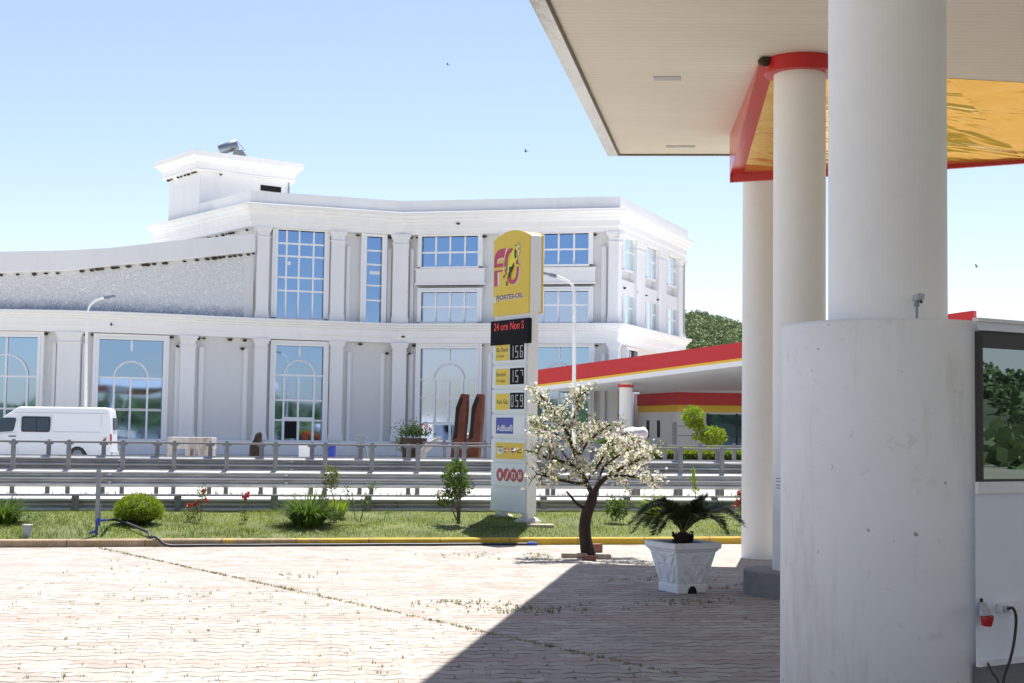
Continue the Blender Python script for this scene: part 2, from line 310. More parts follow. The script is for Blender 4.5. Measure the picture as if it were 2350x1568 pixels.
# ------------------------------------------------------------------ mesh builder
WL = {}
class MB:
    def __init__(s): s.v = []; s.f = []; s.mi = []; s.cur = 0
    def add(s, vs, fs):
        o = len(s.v); s.v += [V(p) for p in vs]; s.f += [tuple(i + o for i in f) for f in fs]; s.mi += [s.cur] * len(fs)
    def hexa(s, c):        # 8 corners: bottom 4 CCW, top 4 CCW
        s.add(c, [(3, 2, 1, 0), (4, 5, 6, 7), (0, 1, 5, 4), (1, 2, 6, 5), (2, 3, 7, 6), (3, 0, 4, 7)])
    def box(s, a, b):
        x0, y0, z0 = a; x1, y1, z1 = b
        s.hexa([(x0, y0, z0), (x1, y0, z0), (x1, y1, z0), (x0, y1, z0), (x0, y0, z1), (x1, y0, z1), (x1, y1, z1), (x0, y1, z1)])
    def obox(s, c, u, w, h, lu, lw, lh):    # centre, axes, half sizes
        c = V(c); u = V(u).normalized() * lu; w = V(w).normalized() * lw; h = V(h).normalized() * lh
        s.hexa([c - u - w - h, c + u - w - h, c + u + w - h, c - u + w - h, c - u - w + h, c + u - w + h, c + u + w + h, c - u + w + h])
    def quad(s, a, b, c, d): s.add([a, b, c, d], [(0, 1, 2, 3)])
    def poly(s, pts): s.add(pts, [tuple(range(len(pts)))])
    def prism(s, pts, ext):
        n = len(pts); pts = [V(p) for p in pts]; e = V(ext)
        s.add(pts + [p + e for p in pts], [tuple(range(n - 1, -1, -1)), tuple(range(n, 2 * n))] + [(i, (i + 1) % n, n + (i + 1) % n, n + i) for i in range(n)])
    def rings(s, rings, cap=True, closed=True):
        o = len(s.v); n = len(rings[0])
        for r in rings: s.v += [V(p) for p in r]
        for k in range(len(rings) - 1):
            for i in range(n if closed else n - 1):
                j = (i + 1) % n
                s.f.append((o + k * n + i, o + k * n + j, o + (k + 1) * n + j, o + (k + 1) * n + i)); s.mi.append(s.cur)
        if cap and closed:
            s.f.append(tuple(o + i for i in range(n - 1, -1, -1))); s.f.append(tuple(o + (len(rings) - 1) * n + i for i in range(n))); s.mi += [s.cur] * 2
    def tube(s, pts, rad, n=8):
        pts = [V(p) for p in pts]
        if not hasattr(rad, '__len__'): rad = [rad] * len(pts)
        rg = []; prev = None
        for i, p in enumerate(pts):
            t = (pts[min(i + 1, len(pts) - 1)] - pts[max(i - 1, 0)])
            t = t.normalized() if t.length > 1e-9 else V((0, 0, 1))
            if prev is None:
                a = V((1, 0, 0)) if abs(t.x) < 0.8 else V((0, 1, 0)); x = t.cross(a).normalized()
            else:
                x = (prev - t * prev.dot(t)); x = x.normalized() if x.length > 1e-6 else t.orthogonal().normalized()
            prev = x; y = t.cross(x)
            rg.append([p + (x * math.cos(2 * math.pi * k / n) + y * math.sin(2 * math.pi * k / n)) * rad[i] for k in range(n)])
        s.rings(rg)
    def lathe(s, prof, c, n=32):
        c = V(c)
        s.rings([[c + V((r * math.cos(2 * math.pi * k / n), r * math.sin(2 * math.pi * k / n), z)) for k in range(n)] for r, z in prof])
    def blob(s, c, r, sub=2, amp=0.2, fr=2.0, seed=0):
        bm = bmesh.new(); bmesh.ops.create_icosphere(bm, subdivisions=sub, radius=1)
        c = V(c); r = V(r) if hasattr(r, '__len__') else V((r, r, r))
        vs = []
        for v in bm.verts:
            k = 1 + amp * noise.noise(v.co * fr + V((seed * 7.3, seed * 3.1, seed)))
            vs.append(c + V((v.co.x * r.x, v.co.y * r.y, v.co.z * r.z)) * k)
        fs = [tuple(v.index for v in f.verts) for f in bm.faces]; bm.free(); s.add(vs, fs)
    def leaf(s, p, d, w, l, nrm=None, fold=0.0):   # rhombus leaf from p along d
        p = V(p); d = V(d).normalized()
        a = d.cross(V((random.uniform(-1, 1), random.uniform(-1, 1), random.uniform(-1, 1))) if nrm is None else V(nrm))
        a = a.normalized() if a.length > 1e-6 else d.orthogonal().normalized()
        o = len(s.v); s.v += [p, p + d * l * 0.5 + a * w * 0.5, p + d * l, p + d * l * 0.5 - a * w * 0.5]
        s.f.append((o, o + 1, o + 2, o + 3)); s.mi.append(s.cur)
    def blade(s, p, d, w, l, bend=0.4, seg=3):
        p = V(p); d = V(d).normalized(); a = d.cross(V((0, 0, 1))); a = a.normalized() if a.length > 1e-4 else V((1, 0, 0))
        o = len(s.v); pts = []; q = p.copy(); dd = d.copy()
        for i in range(seg + 1):
            ww = w * (1 - i / seg) * 0.5 + 0.0004
            pts += [q - a * ww, q + a * ww]; q = q + dd * (l / seg); dd = (dd + V((0, 0, -bend))).normalized()
        s.v += pts
        for i in range(seg): s.f.append((o + 2 * i, o + 2 * i + 1, o + 2 * i + 3, o + 2 * i + 2)); s.mi.append(s.cur)
    def build(s, name, m, parent=None, loc=None, smooth=False, bevel=0.0):
        me = bpy.data.meshes.new(name)
        L = WL[parent.name] if parent else (V(loc) if loc is not None else V((0, 0, 0)))
        me.from_pydata([tuple(p - L) for p in s.v], [], s.f)
        ms = m if isinstance(m, (list, tuple)) else [m]
        for k in ms: me.materials.append(M[k])
        if len(ms) > 1: me.polygons.foreach_set('material_index', s.mi)
        if smooth: me.polygons.foreach_set('use_smooth', [True] * len(me.polygons))
        me.update()
        o = bpy.data.objects.new(name, me); COL.objects.link(o)
        if parent: o.parent = parent; WL[o.name] = L
        else: o.location = L; WL[o.name] = L
        if bevel:
            b = o.modifiers.new('bevel', 'BEVEL'); b.width = bevel; b.segments = 2; b.limit_method = 'ANGLE'
        return o
def tag(o, label=None, cat=None, group=None, kind=None):
    if label: o['label'] = label
    if cat: o['category'] = cat
    if group: o['group'] = group
    if kind: o['kind'] = kind
    return o
def thing(name, label, cat, loc, group=None):
    o = bpy.data.objects.new(name, None); COL.objects.link(o); o.location = loc; o.empty_display_size = 0.2
    WL[o.name] = V(loc); return tag(o, label, cat, group)

# planes carrying flat features: a..b along the ground, outward normal towards the camera
class Seg:
    def __init__(s, a, b):
        s.a = V((a[0], a[1], 0)); b = V((b[0], b[1], 0)); s.u = (b - s.a).normalized(); s.n = V((s.u.y, -s.u.x, 0)); s.len = (b - s.a).length
    def hit(s, px, py, d=0.0):
        w = ray(px, py); t = ((s.a + s.n * d - C0).dot(s.n)) / w.dot(s.n); q = C0 + w * t
        return (q - s.a).dot(s.u), q.z
    def pt(s, u, z, d=0.0): return s.a + s.u * u + s.n * d + V((0, 0, z))
    def box(s, mb, u0, u1, z0, z1, d0, d1):
        p = s.pt
        mb.hexa([p(u0, z0, d1), p(u1, z0, d1), p(u1, z0, d0), p(u0, z0, d0), p(u0, z1, d1), p(u1, z1, d1), p(u1, z1, d0), p(u0, z1, d0)])
    def poly(s, mb, pts, d0, d1):      # pts (u,z) extruded between depths
        mb.prism([s.pt(u, z, d0) for u, z in pts], s.n * (d1 - d0))

def miters(poly):
    P2 = [V((p[0], p[1])) for p in poly]; out = []
    for i in range(len(P2)):
        ns = []
        if i > 0: d = (P2[i] - P2[i - 1]).normalized(); ns.append(V((d.y, -d.x)))
        if i < len(P2) - 1: d = (P2[i + 1] - P2[i]).normalized(); ns.append(V((d.y, -d.x)))
        m = ns[0] if len(ns) == 1 else (ns[0] + ns[1]) / max(0.3, 1 + ns[0].dot(ns[1]))
        out.append(m)
    return out
def sweep(mb, poly, prof, zoff=None, closed=True):
    ms = miters(poly); rg = []
    for i, (p, m) in enumerate(zip(poly, ms)):
        zo = zoff[i] if zoff else 0
        rg.append([V((p[0] + m.x * d, p[1] + m.y * d, z + zo)) for d, z in prof])
    mb.rings(rg, cap=closed, closed=closed)

def text_mesh(body, xform, size_w, size_h, bold=0.0):
    """verts/faces of the words, fitted to a w x h box starting at 0,0"""
    cu = bpy.data.curves.new('words', 'FONT'); cu.body = body; cu.resolution_u = 3; cu.offset = bold
    ob = bpy.data.objects.new('words', cu); COL.objects.link(ob)
    dg = bpy.context.evaluated_depsgraph_get(); me = ob.evaluated_get(dg).to_mesh()
    vs = [v.co.copy() for v in me.vertices]; fs = [tuple(p.vertices) for p in me.polygons]
    ob.evaluated_get(dg).to_mesh_clear(); bpy.data.objects.remove(ob); bpy.data.curves.remove(cu)
    x0 = min(v.x for v in vs); x1 = max(v.x for v in vs); y0 = min(v.y for v in vs); y1 = max(v.y for v in vs)
    kx = size_w / (x1 - x0); ky = size_h / (y1 - y0)
    return [xform((v.x - x0) * kx, (v.y - y0) * ky) for v in vs], fs

# ------------------------------------------------------------------ light and sky
SUNV = V((0.088, 0.42, 1.0)).normalized()
EL = math.asin(SUNV.z); AZ = math.atan2(SUNV.x, SUNV.y)
sl = bpy.data.lights.new('sun', 'SUN'); sl.energy = 5.0; sl.angle = R(0.5); sl.color = (1.0, 0.97, 0.915)
so = bpy.data.objects.new('sun', sl); COL.objects.link(so); so.rotation_euler = (-SUNV).to_track_quat('-Z', 'Y').to_euler()
w = bpy.data.worlds.new('World'); S.world = w; w.use_nodes = True
nt = w.node_tree; bg = nt.nodes['Background']
sk = nt.nodes.new('ShaderNodeTexSky'); sk.sky_type = 'NISHITA'; sk.sun_disc = False; sk.sun_elevation = EL; sk.sun_rotation = AZ
sk.air_density = 1.0; sk.dust_density = 0.6; sk.ozone_density = 3.2; sk.altitude = 100
tint = nt.nodes.new('ShaderNodeMix'); tint.data_type = 'RGBA'; tint.blend_type = 'MULTIPLY'; tint.inputs[0].default_value = 1.0; tint.inputs[7].default_value = (1.17, 1.02, 1.00, 1)
nt.links.new(sk.outputs[0], tint.inputs[6]); nt.links.new(tint.outputs[2], bg.inputs[0]); bg.inputs[1].default_value = 0.096
S.view_settings.view_transform = 'Standard'; S.view_settings.look = 'None'; S.view_settings.exposure = 0.9; S.view_settings.gamma = 1.0
S.cycles.max_bounces = 8; S.cycles.diffuse_bounces = 5; S.cycles.sample_clamp_indirect = 6

# ------------------------------------------------------------------ ground, roads
def sheet(name, pts, m, label=None):
    mb = MB(); mb.poly(pts); o = mb.build(name, m); return tag(o, kind='structure')
sheet('ground', [(-2500, -2500, -0.06), (2500, -2500, -0.06), (2500, 2500, -0.06), (-2500, 2500, -0.06)], 'ground')
sheet('forecourt_paving', [(-26, -8, 0), (26, -8, 0), site(26, 20.76), site(-26, 20.76)], 'paving')
sheet('near_road', [site(-120, 24.3, -0.02), site(120, 24.3, -0.02), site(120, 34.3, -0.02), site(-120, 34.3, -0.02)], 'asphalt')
sheet('median_strip', [site(-120, 34.304, -0.016), site(120, 34.304, -0.016), site(120, 36.6, -0.016), site(-120, 36.6, -0.016)], 'apron')
sheet('far_road', [site(-120, 36.604, -0.02), site(120, 36.604, -0.02), site(120, 42.8, -0.02), site(-120, 42.8, -0.02)], 'asphalt')
sheet('service_apron', [site(-120, 42.804, -0.016), site(120, 42.804, -0.016), site(120, 110, -0.016), site(-120, 110, -0.016)], 'apron')

# lawn bank
mb = MB(); rows = []
NL = 90
def lawn_z(t): return 0.085 + 0.235 * min(1, max(0, t)) ** 0.9
for j, t in enumerate([-0.02, 0.1, 0.3, 0.5, 0.7, 0.85, 1.0, 1.15, 1.35]):
    row = []
    for i in range(NL + 1):
        x = -24 + 46 * i / NL; q = site(x, 20.9 + 2.6 * t)
        z = lawn_z(t) if t <= 1.0 else lawn_z(1) - (t - 1) / 0.35 * 0.34
        row.append(V((q.x, q.y, z + 0.025 * noise.noise(q * 0.8))))
    rows.append(row)
mb.rings(rows, cap=False, closed=False)
tag(mb.build('lawn_bank', 'earth', smooth=True), kind='structure')
mb = MB()
for i in range(52000):
    x = random.uniform(-11.5, 7.5); t = random.random()
    q = site(x, 20.92 + 2.6 * t); z = lawn_z(t) + 0.025 * noise.noise(V((q.x, q.y, 0)) * 0.8)
    cl = noise.noise(q * 1.7) + 0.6 * noise.noise(q * 5)
    if cl < -0.28 and random.random() < 0.65: continue
    l = random.uniform(0.025, 0.06) * (1 + 0.7 * max(0, cl)) * (1.25 if x < -3 else 1)
    d = V((random.gauss(0, .5), random.gauss(0, .5), 1))
    mb.blade((q.x, q.y, z - 0.005), d, random.uniform(0.006, 0.011), l, 0.3, 2)
tag(mb.build('lawn_grass', 'grass'), 'short sunlit green lawn grass on the bank behind the kerb', 'grass', kind='stuff')
# kerb
mb = MB()
prof = [(-0.14, -0.03), (0.0, -0.03), (0.0, 0.085), (-0.015, 0.10), (-0.14, 0.10)]
kp = []
for i in range(61):
    x = -26 + 52 * i / 60; q = site(x, 20.78 + 0.012 * math.sin(i * 2.1)); kp.append((q.x, q.y))
sweep(mb, kp, prof); tag(mb.build('kerb', 'kerb'), kind='structure')

# weeds: in the joints of the paving, and along the road edge behind the near guardrail
def tuft(mb, p, n, l, w, spread=0.8):
    for k in range(n):
        a = random.uniform(0, 6.28); sp = random.uniform(0.1, spread)
        mb.blade(V(p) + V((random.gauss(0, .01), random.gauss(0, .01), 0)), (math.cos(a) * sp, math.sin(a) * sp, 1), w, l * random.uniform(.5, 1.1), 0.25, 2)
mb = MB()
A0, A1 = G(227, 1258), G(1560, 1549)
for i in range(620):
    t = random.random(); q = A0.lerp(A1, t)
    tuft(mb, (q.x + random.gauss(0, .018), q.y + random.gauss(0, .018), 0), 4, random.uniform(.012, .035), .006)
for i in range(1500):
    x = random.uniform(-5, 4); y = random.uniform(9.2, 19.5)
    k = noise.noise(V((x * .5, y * .5, 3.3)))
    side = (x - A0.x) * (A1.y - A0.y) - (y - A0.y) * (A1.x - A0.x)
    dens = 0.05 + (0.50 if side > 0 else 0.0) + max(0, k) * 0.7 - (0.25 if y > 15 else 0)
    if random.random() > dens: continue
    yr = round(y / 0.135) * 0.135
    tuft(mb, (x, yr + random.gauss(0, .015), 0), random.randint(3, 6), random.uniform(.012, .04), .006, 1.2)
for cx_, cy_, n_, sx_ in ((1080, 1275, 26, 90), (1235, 1279, 40, 30), (1060, 1385, 60, 110), (1270, 1400, 50, 120), (1700, 1345, 26, 80), (1560, 1330, 30, 150), (700, 1322, 20, 120), (1150, 1400, 40, 100), (1580, 1385, 40, 120)):
    for i in range(n_):
        q = G(cx_ + random.gauss(0, sx_ * .5), cy_ + random.gauss(0, 5)); tuft(mb, q, 5, random.uniform(.015, .06), .007, 1.2)
tag(mb.build('paving_weeds', 'drygrass'), 'small dry weed tufts growing in the paving joints', 'weeds', kind='stuff')
mb = MB()
for i in range(900):
    x = random.uniform(-12, 9); q = site(x, random.uniform(23.7, 24.4), 0.15)
    tuft(mb, q, 4, random.uniform(.12, .5) * (0.6 + max(0, noise.noise(q * .9)) * 1.6), .008, .5)
for i in range(700):
    x = random.uniform(-15, 14); q = site(x, random.uniform(34.4, 36.4), 0)
    tuft(mb, q, 4, random.uniform(.06, .2), .012, .6)
tag(mb.build('roadside_weeds', 'drygrass'), 'thin dry weeds growing along the road edge behind the guardrail', 'weeds', kind='stuff')

# ------------------------------------------------------------------ hills
def hill(name, fn, x0, x1, y0, y1, n=60):
    mb = MB(); rg = []
    for j in range(n + 1):
        y = y0 + (y1 - y0) * j / n
        rg.append([V((x0 + (x1 - x0) * i / n, y, fn(x0 + (x1 - x0) * i / n, y))) for i in range(n + 1)])
    mb.rings(rg, cap=False, closed=False); return tag(mb.build(name, 'hill', smooth=True), kind='structure')
HP = P(1480, 716, 420)
def hz(x, y):
    r = math.hypot((x - HP.x) / 80, (y - HP.y) / 170)
    return -2 + (HP.z - 1) * math.exp(-r * r * 1.35) + 3 * noise.noise(V((x, y, 0)) * .012)
hill('wooded_hill', hz, HP.x - 330, HP.x + 330, 200, 760)
def crowns(mb, spots, rad, nl, ls):
    for (x, y, z) in spots:
        r = rad * random.uniform(.5, 1.5)
        for k in range(nl):
            d = V((random.gauss(0, 1), random.gauss(0, 1), random.gauss(0, 1))).normalized()
            p = V((x, y, z + r * .7)) + V((d.x * r, d.y * r, d.z * r * .85)) * random.uniform(.75, 1.03)
            n = (d + V((random.gauss(0, .5), random.gauss(0, .5), random.gauss(0, .5)))).normalized()
            t = n.orthogonal().normalized(); t = Matrix.Rotation(random.uniform(0, 6.28), 3, n) @ t
            mb.leaf(p - t * ls * .5, t, ls * .8, ls, n)
mb = MB(); sp = []
while len(sp) < 2600:
    x = random.uniform(HP.x - 10, HP.x + 48); y = random.uniform(HP.y - 170, HP.y + 15)
    sp.append((x, y, hz(x, y) - .4))
crowns(mb, sp, 1.4, 62, .58)
tag(mb.build('hillside_forest', 'forest'), 'dense green forest covering the far hill behind the red canopy', 'forest', kind='stuff')
def hz2(x, y): return 9.5 * math.exp(-((y + 260) / 60) ** 2) * (1 + .25 * noise.noise(V((x * .012, 0, 0)))) - 1
hill('hill_behind_forecourt', hz2, -260, 260, -360, -150, 40)
def hz3(x, y): return 13 * math.exp(-((x - 285) / 65) ** 2) * (1 + .2 * noise.noise(V((0, y * .014, 4)))) - 1
hill('hill_beside_forecourt', hz3, 150, 420, -260, 140, 40)
mb = MB(); sp = []
for i in range(520):
    x = random.uniform(205, 290); y = random.uniform(-160, 60); sp.append((x, y, hz3(x, y)))
for i in range(420):
    x = random.uniform(62, 205); y = random.uniform(-95, 25); sp.append((x, y, max(-.5, hz3(x, y)) - .6))
crowns(mb, sp, 1.8, 40, 1.2)
tag(mb.build('forest_beside_forecourt', 'forest'), 'wooded hillside mirrored in the dark kiosk window', 'forest', kind='stuff')
mb = MB(); sp = []
for i in range(420):
    x = random.uniform(-150, 150); y = random.uniform(-262, -190); sp.append((x, y, hz2(x, y)))
crowns(mb, sp, 2.4, 40, 1.5)
tag(mb.build('forest_behind_forecourt', 'forest'), 'wooded slope mirrored in the tall glazing of the white building', 'forest', kind='stuff')

# ------------------------------------------------------------------ the white building
def XY(px, Y, py=None):
    p = P(px, HZ(px) if py is None else py, Y); return (p.x, p.y)
PLAN = [XY(-420, 82.0), XY(-200, 80.2), XY(-80, 79.7), XY(0, 79.5), XY(130, 79.55), XY(250, 80.1), XY(420, 81.6), XY(600, 83.6), XY(760, 84.9), XY(920, 86.3, 600), XY(1418, 83.4, 600), XY(1572, 97.2, 650)]
I_CORNER, I_VALLEY, I_RC, I_END = 7, 9, 10, 11
def plan_pt(px, py=None):
    w = ray(px, HZ(px) if py is None else py); k = w.x / w.y
    for a, b in zip(PLAN[:-1], PLAN[1:]):
        # a + t(b-a): x = k*y
        den = (b[0] - a[0]) - k * (b[1] - a[1])
        if abs(den) < 1e-9: continue
        t = (k * a[1] - a[0]) / den
        if -1e-6 <= t <= 1 + 1e-6: return (a[0] + t * (b[0] - a[0]), a[1] + t * (b[1] - a[1]))
    return PLAN[0]
def seg_px(x0, x1, py=None): return Seg(plan_pt(x0, py), plan_pt(x1, py))
FRONT_L = Seg(plan_pt(601), plan_pt(919)); FRONT_R = Seg(plan_pt(921), plan_pt(1415)); ENDW = Seg(PLAN[I_RC], PLAN[I_END])
C1 = XY(356, 93.5, 535); CORN = plan_pt(579, 480)
bl = thing('white_building', 'long white neoclassical building with cornices, pilasters and tall blue windows across the road', 'building', (PLAN[I_VALLEY][0], PLAN[I_VALLEY][1], 0))
ZS0, ZS1 = 7.10, 7.97       # storey ledge
ZF = 6.80
ZC0, ZC1, ZT = 13.72, 14.72, 15.48
# walls (recess plane) all along the ground storey, upper storey from the corner on
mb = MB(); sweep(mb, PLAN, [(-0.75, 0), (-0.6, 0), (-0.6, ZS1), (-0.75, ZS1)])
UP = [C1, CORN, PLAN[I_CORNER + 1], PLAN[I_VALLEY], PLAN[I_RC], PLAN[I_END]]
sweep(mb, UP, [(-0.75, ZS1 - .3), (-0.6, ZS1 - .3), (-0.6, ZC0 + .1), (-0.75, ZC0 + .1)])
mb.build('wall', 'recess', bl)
mb = MB(); sweep(mb, PLAN, [(-0.59, -0.1), (0.04, -0.1), (0.04, 0.78), (-0.02, 0.84), (-0.59, 0.84)]); mb.build('plinth', 'plaster', bl)
# storey ledge with mouldings and frieze below
led = [(-0.59, ZF), (0.03, ZF), (0.03, ZS0), (0.10, ZS0 + .02), (0.10, ZS0 + .42), (0.20, ZS0 + .47), (0.22, ZS0 + .55), (0.34, ZS0 + .60), (0.36, ZS0 + .68), (0.50, ZS0 + .73), (0.52, ZS1 - .02), (0.48, ZS1), (-0.59, ZS1 + .02)]
mb = MB(); sweep(mb, PLAN, led); mb.build('storey_ledge', 'trim', bl)
crn = [(-0.59, 13.42), (0.03, 13.42), (0.03, ZC0), (0.12, ZC0 + .02), (0.12, ZC0 + .40), (0.24, ZC0 + .46), (0.27, ZC0 + .58), (0.42, ZC0 + .66), (0.45, ZC0 + .78), (0.62, ZC0 + .86), (0.64, ZC1 - .02), (0.58, ZC1), (-0.59, ZC1 + .03)]
mb = MB(); sweep(mb, UP, crn); mb.build('cornice', 'trim', bl)
mb = MB()
c2 = (CORN[0] + (C1[0] - CORN[0]) * .60, CORN[1] + (C1[1] - CORN[1]) * .60)
sweep(mb, [c2, CORN] + UP[2:], [(-0.25, ZC1 + .02), (0.16, ZC1 + .02), (0.16, ZT), (-0.25, ZT)])
mb.build('parapet', 'plaster', bl)
# roof and back
mb = MB()
back = [(PLAN[I_END][0] - 4, PLAN[I_END][1] + 12), (C1[0] - 4, C1[1] + 22)]
top = [(p[0], p[1] + .5) for p in UP]
mb.poly([(x, y, ZC1 - .1) for x, y in top + back])
for a, b in ((UP[-1], back[0]), (back[0], back[1]), (back[1], UP[0])): mb.quad((*a, 0), (*b, 0), (*b, ZC1), (*a, ZC1))
lb = [(p[0], p[1] + .7) for p in PLAN[:8]]
mb.poly([(x, y, 10.2) for x, y in lb] + [(C1[0], C1[1], 10.2), (PLAN[0][0], PLAN[0][1] + 20, 10.2)])
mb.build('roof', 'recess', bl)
# sloping parapet band over the relief panel
mp = [XY(px, 1) for px in (-420,)]
pxs = [-400, -200, -80, 0, 75, 155, 200, 250, 320, 400, 480, 540, 583]
tops = [(-400, 586), (0, 578), (155, 575), (250, 569.5), (400, 553), (583, 537)]
bots = [(-400, 634), (0, 625), (155, 620), (250, 609), (400, 596), (583, 576)]
def interp(tb, x):
    for (a, ya), (b, yb) in zip(tb[:-1], tb[1:]):
        if a <= x <= b: return ya + (yb - ya) * (x - a) / (b - a)
    return tb[-1][1]
mb = MB(); rg = []; rg2 = []
W_PTS = [plan_pt(x, 600) for x in pxs]; W_M = miters(W_PTS)
def zat(p, px, py): return P(px, py, p[1]).z
zt = [zat(p, x, interp(tops, x)) for p, x in zip(W_PTS, pxs)]; zb = [zat(p, x, interp(bots, x)) for p, x in zip(W_PTS, pxs)]
for p, m, t, b in zip(W_PTS, W_M, zt, zb):
    f = lambda d, z: V((p[0] + m.x * d, p[1] + m.y * d, z))
    rg.append([f(-0.5, b - .05), f(0.0, b - .05), f(0.0, b), f(0.06, b + .02), f(0.06, t), f(-0.5, t)])
mb.rings(rg); mb.build('ramped_parapet', 'plaster', bl)
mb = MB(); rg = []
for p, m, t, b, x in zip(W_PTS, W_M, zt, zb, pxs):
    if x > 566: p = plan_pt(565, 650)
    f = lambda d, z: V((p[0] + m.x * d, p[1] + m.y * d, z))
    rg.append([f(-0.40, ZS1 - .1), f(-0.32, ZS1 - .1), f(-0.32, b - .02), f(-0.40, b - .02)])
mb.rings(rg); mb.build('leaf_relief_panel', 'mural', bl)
sg = seg_px(564, 583, 650); mb = MB(); sg.box(mb, 0.0, sg.len + 0.05, ZS1 - .1, zb[-1], -.58, -.30); mb.build('relief_end_strip', 'recess', bl)

# pilasters
def pilaster(sg, x0, x1, z0, z1, d0=-0.59, d1=0.0):
    ym = 640 if z0 > 5 else 900
    mb = MB(); u0 = sg.hit(x0, ym, d1)[0]; u1 = sg.hit(x1, ym, d1)[0]
    sg.box(mb, u0, u1, z0, z1, d0, d1)
    e = 0.06
    sg.box(mb, u0 - e, u1 + e, z0, z0 + .28, d0 + .004, d1 + e); sg.box(mb, u0 - e * .5, u1 + e * .5, z0 + .28, z0 + .42, d0 + .002, d1 + e * .5)
    sg.box(mb, u0 - e, u1 + e, z1 - .62, z1 - .56, d0 + .006, d1 + e)
    sg.box(mb, u0 - .07, u1 + .07, z1 - .3, z1 - .15, d0 + .008, d1 + .07); sg.box(mb, u0 - .13, u1 + .13, z1 - .15, z1 - .001, d0 + .010, d1 + .13)
    return mb.build('pilaster', 'plaster', bl)
def strip(sg, x0, x1, z0, z1, d=-.44):
    ym = 640 if z0 > 5 else 900; mb = MB(); u0 = sg.hit(x0, ym, d)[0]; u1 = sg.hit(x1, ym, d)[0]; sg.box(mb, u0, u1, z0, z1, -.59, d); return mb.build('wall_strip', 'plaster', bl)
for x0, x1 in ((128, 181), (412, 446), (583, 612), (757, 786), (899, 931)):
    pilaster(seg_px(x0 - 15, min(x1 + 15, 1415)), x0, x1, .84, ZF)
SR = FRONT_R
pilaster(SR, 1150, 1185, .84, ZF); pilaster(SR, 1396, 1417.5, .84, ZF)
for x0, x1 in ((589, 617), (760, 790), (901, 936)): pilaster(seg_px(max(x0 - 4, 588), x1 + 10), x0, x1, ZS1 + .02, 13.42)
pilaster(SR, 1150, 1185, ZS1 + .02, 13.42); pilaster(SR, 1396, 1417.5, ZS1 + .02, 13.42)
for x0, x1 in ((118, 125), (186, 196), (400, 412), (455, 466), (557, 567), (796, 805), (872, 881), (937, 947), (1118, 1127), (1378, 1388)):
    strip(seg_px(x0 - 4, x1 + 4), x0, x1, .84, 6.2)
for x0, x1 in ((795, 803), (889, 897), (941, 949), (1380, 1391)): strip(seg_px(x0 - 4, x1 + 4), x0, x1, ZS1, 12.6)

# windows
def window(sg, x0, x1, y0, y1, cols, rows, glass, surround=0.32, d=-0.45, arch=None, mull=0.105, ref=None, pane_over=None, sur_top=None, pr=1.0):
    """cols/rows in pixels; y's measured at column ref"""
    ref = ref if ref is not None else (x0 + x1) / 2
    U = lambda x: sg.hit(x, (y0 + y1) / 2, d)[0]
    Zp = lambda y: sg.hit(ref, y, d)[1]
    u0, u1, z1, z0 = U(x0), U(x1), Zp(y0), Zp(y1)
    mb = MB(); s = surround
    st = s if sur_top is None else sur_top
    for k, (e, dd) in enumerate(((s, d + .20 * pr), (s * .45, d + .26 * pr))):
        e2 = e * (st / s) if s else 0
        sg.box(mb, u0 - e, u0, z0 - .03, z1 + e2, -.592 + k * .002, dd); sg.box(mb, u1, u1 + e, z0 - .03, z1 + e2, -.592 + k * .002, dd)
        sg.box(mb, u0, u1, z1, z1 + e2, -.592 + k * .002, dd - .003)
    sg.box(mb, u0 - .05, u1 + .05, z0 - .16, z0 - .031, -.59, d + .3 * pr)
    h = mull / 2
    for f in cols:
        u = U(f[0] if isinstance(f, tuple) else f); a, b = (z0, z1) if not isinstance(f, tuple) else (Zp(f[2]), Zp(f[1]))
        sg.box(mb, u - h, u + h, a, b, d + .002, d + .012 + .063 * pr)
    for f in rows:
        z = Zp(f); sg.box(mb, u0, u1, z - h, z + h, d + .001, d + .010 + .06 * pr)
    if arch:
        ac, ar, ay = arch; uc = U(ac); r = U(ac + ar) - uc; zc = Zp(ay)
        mb.tube([sg.pt(uc + math.cos(a) * r, zc + math.sin(a) * r, d + .04) for a in [math.pi * k / 28 for k in range(29)]], h * 1.1, 6)
    w_ = mb.build('window', 'frame', bl)
    pb = MB(); sg.box(pb, u0, u1, z0, z1, -.56, d)
    pb.build('pane', glass, w_)
    return w_, (U, Zp, u0, u1, z0, z1)
# ground storey
sgm = seg_px(-80, 100)
window(sgm, -62, 87, 774, 1010, [(13, 812, 1010), (-38, 864, 1010), (63, 864, 1010), (13, 774, 812)], [864, 938, 1012 - 4], 'glassmid', arch=(13, 50, 864), ref=20)
sgm = seg_px(214, 390)
w1, f1 = window(sgm, 224, 371.5, 781, 1013, [(299, 866, 1013), (261, 868, 1013), (338, 868, 1013), (299, 781, 806)], [868, 941, 1014 - 74 + 0], 'glassblue', arch=(299.5, 39, 868), ref=300)
w2, f2 = window(FRONT_L, 630, 739, 795, 1013, [(684, 860, 965), (651, 862, 965), (720, 862, 965), (684.5, 795, 818)], [862, 919, 965], 'glassblue', arch=(685.5, 34, 862), ref=685)
w3, f3 = window(FRONT_R, 966, 1094, 801, 1014, [(1030, 870, 972), (998, 872, 972), (1062, 872, 972), (1030, 801, 826)], [872, 914, 972], 'glassgrey', arch=(1030, 35, 872), ref=1030)
w4, f4 = window(FRONT_R, 1215, 1352, 798, 1012, [(1283, 868, 972), (1247, 870, 972), (1318, 870, 972), (1283, 798, 823)], [870, 914, 972], 'glassmid', arch=(1282, 36, 870), ref=1283)
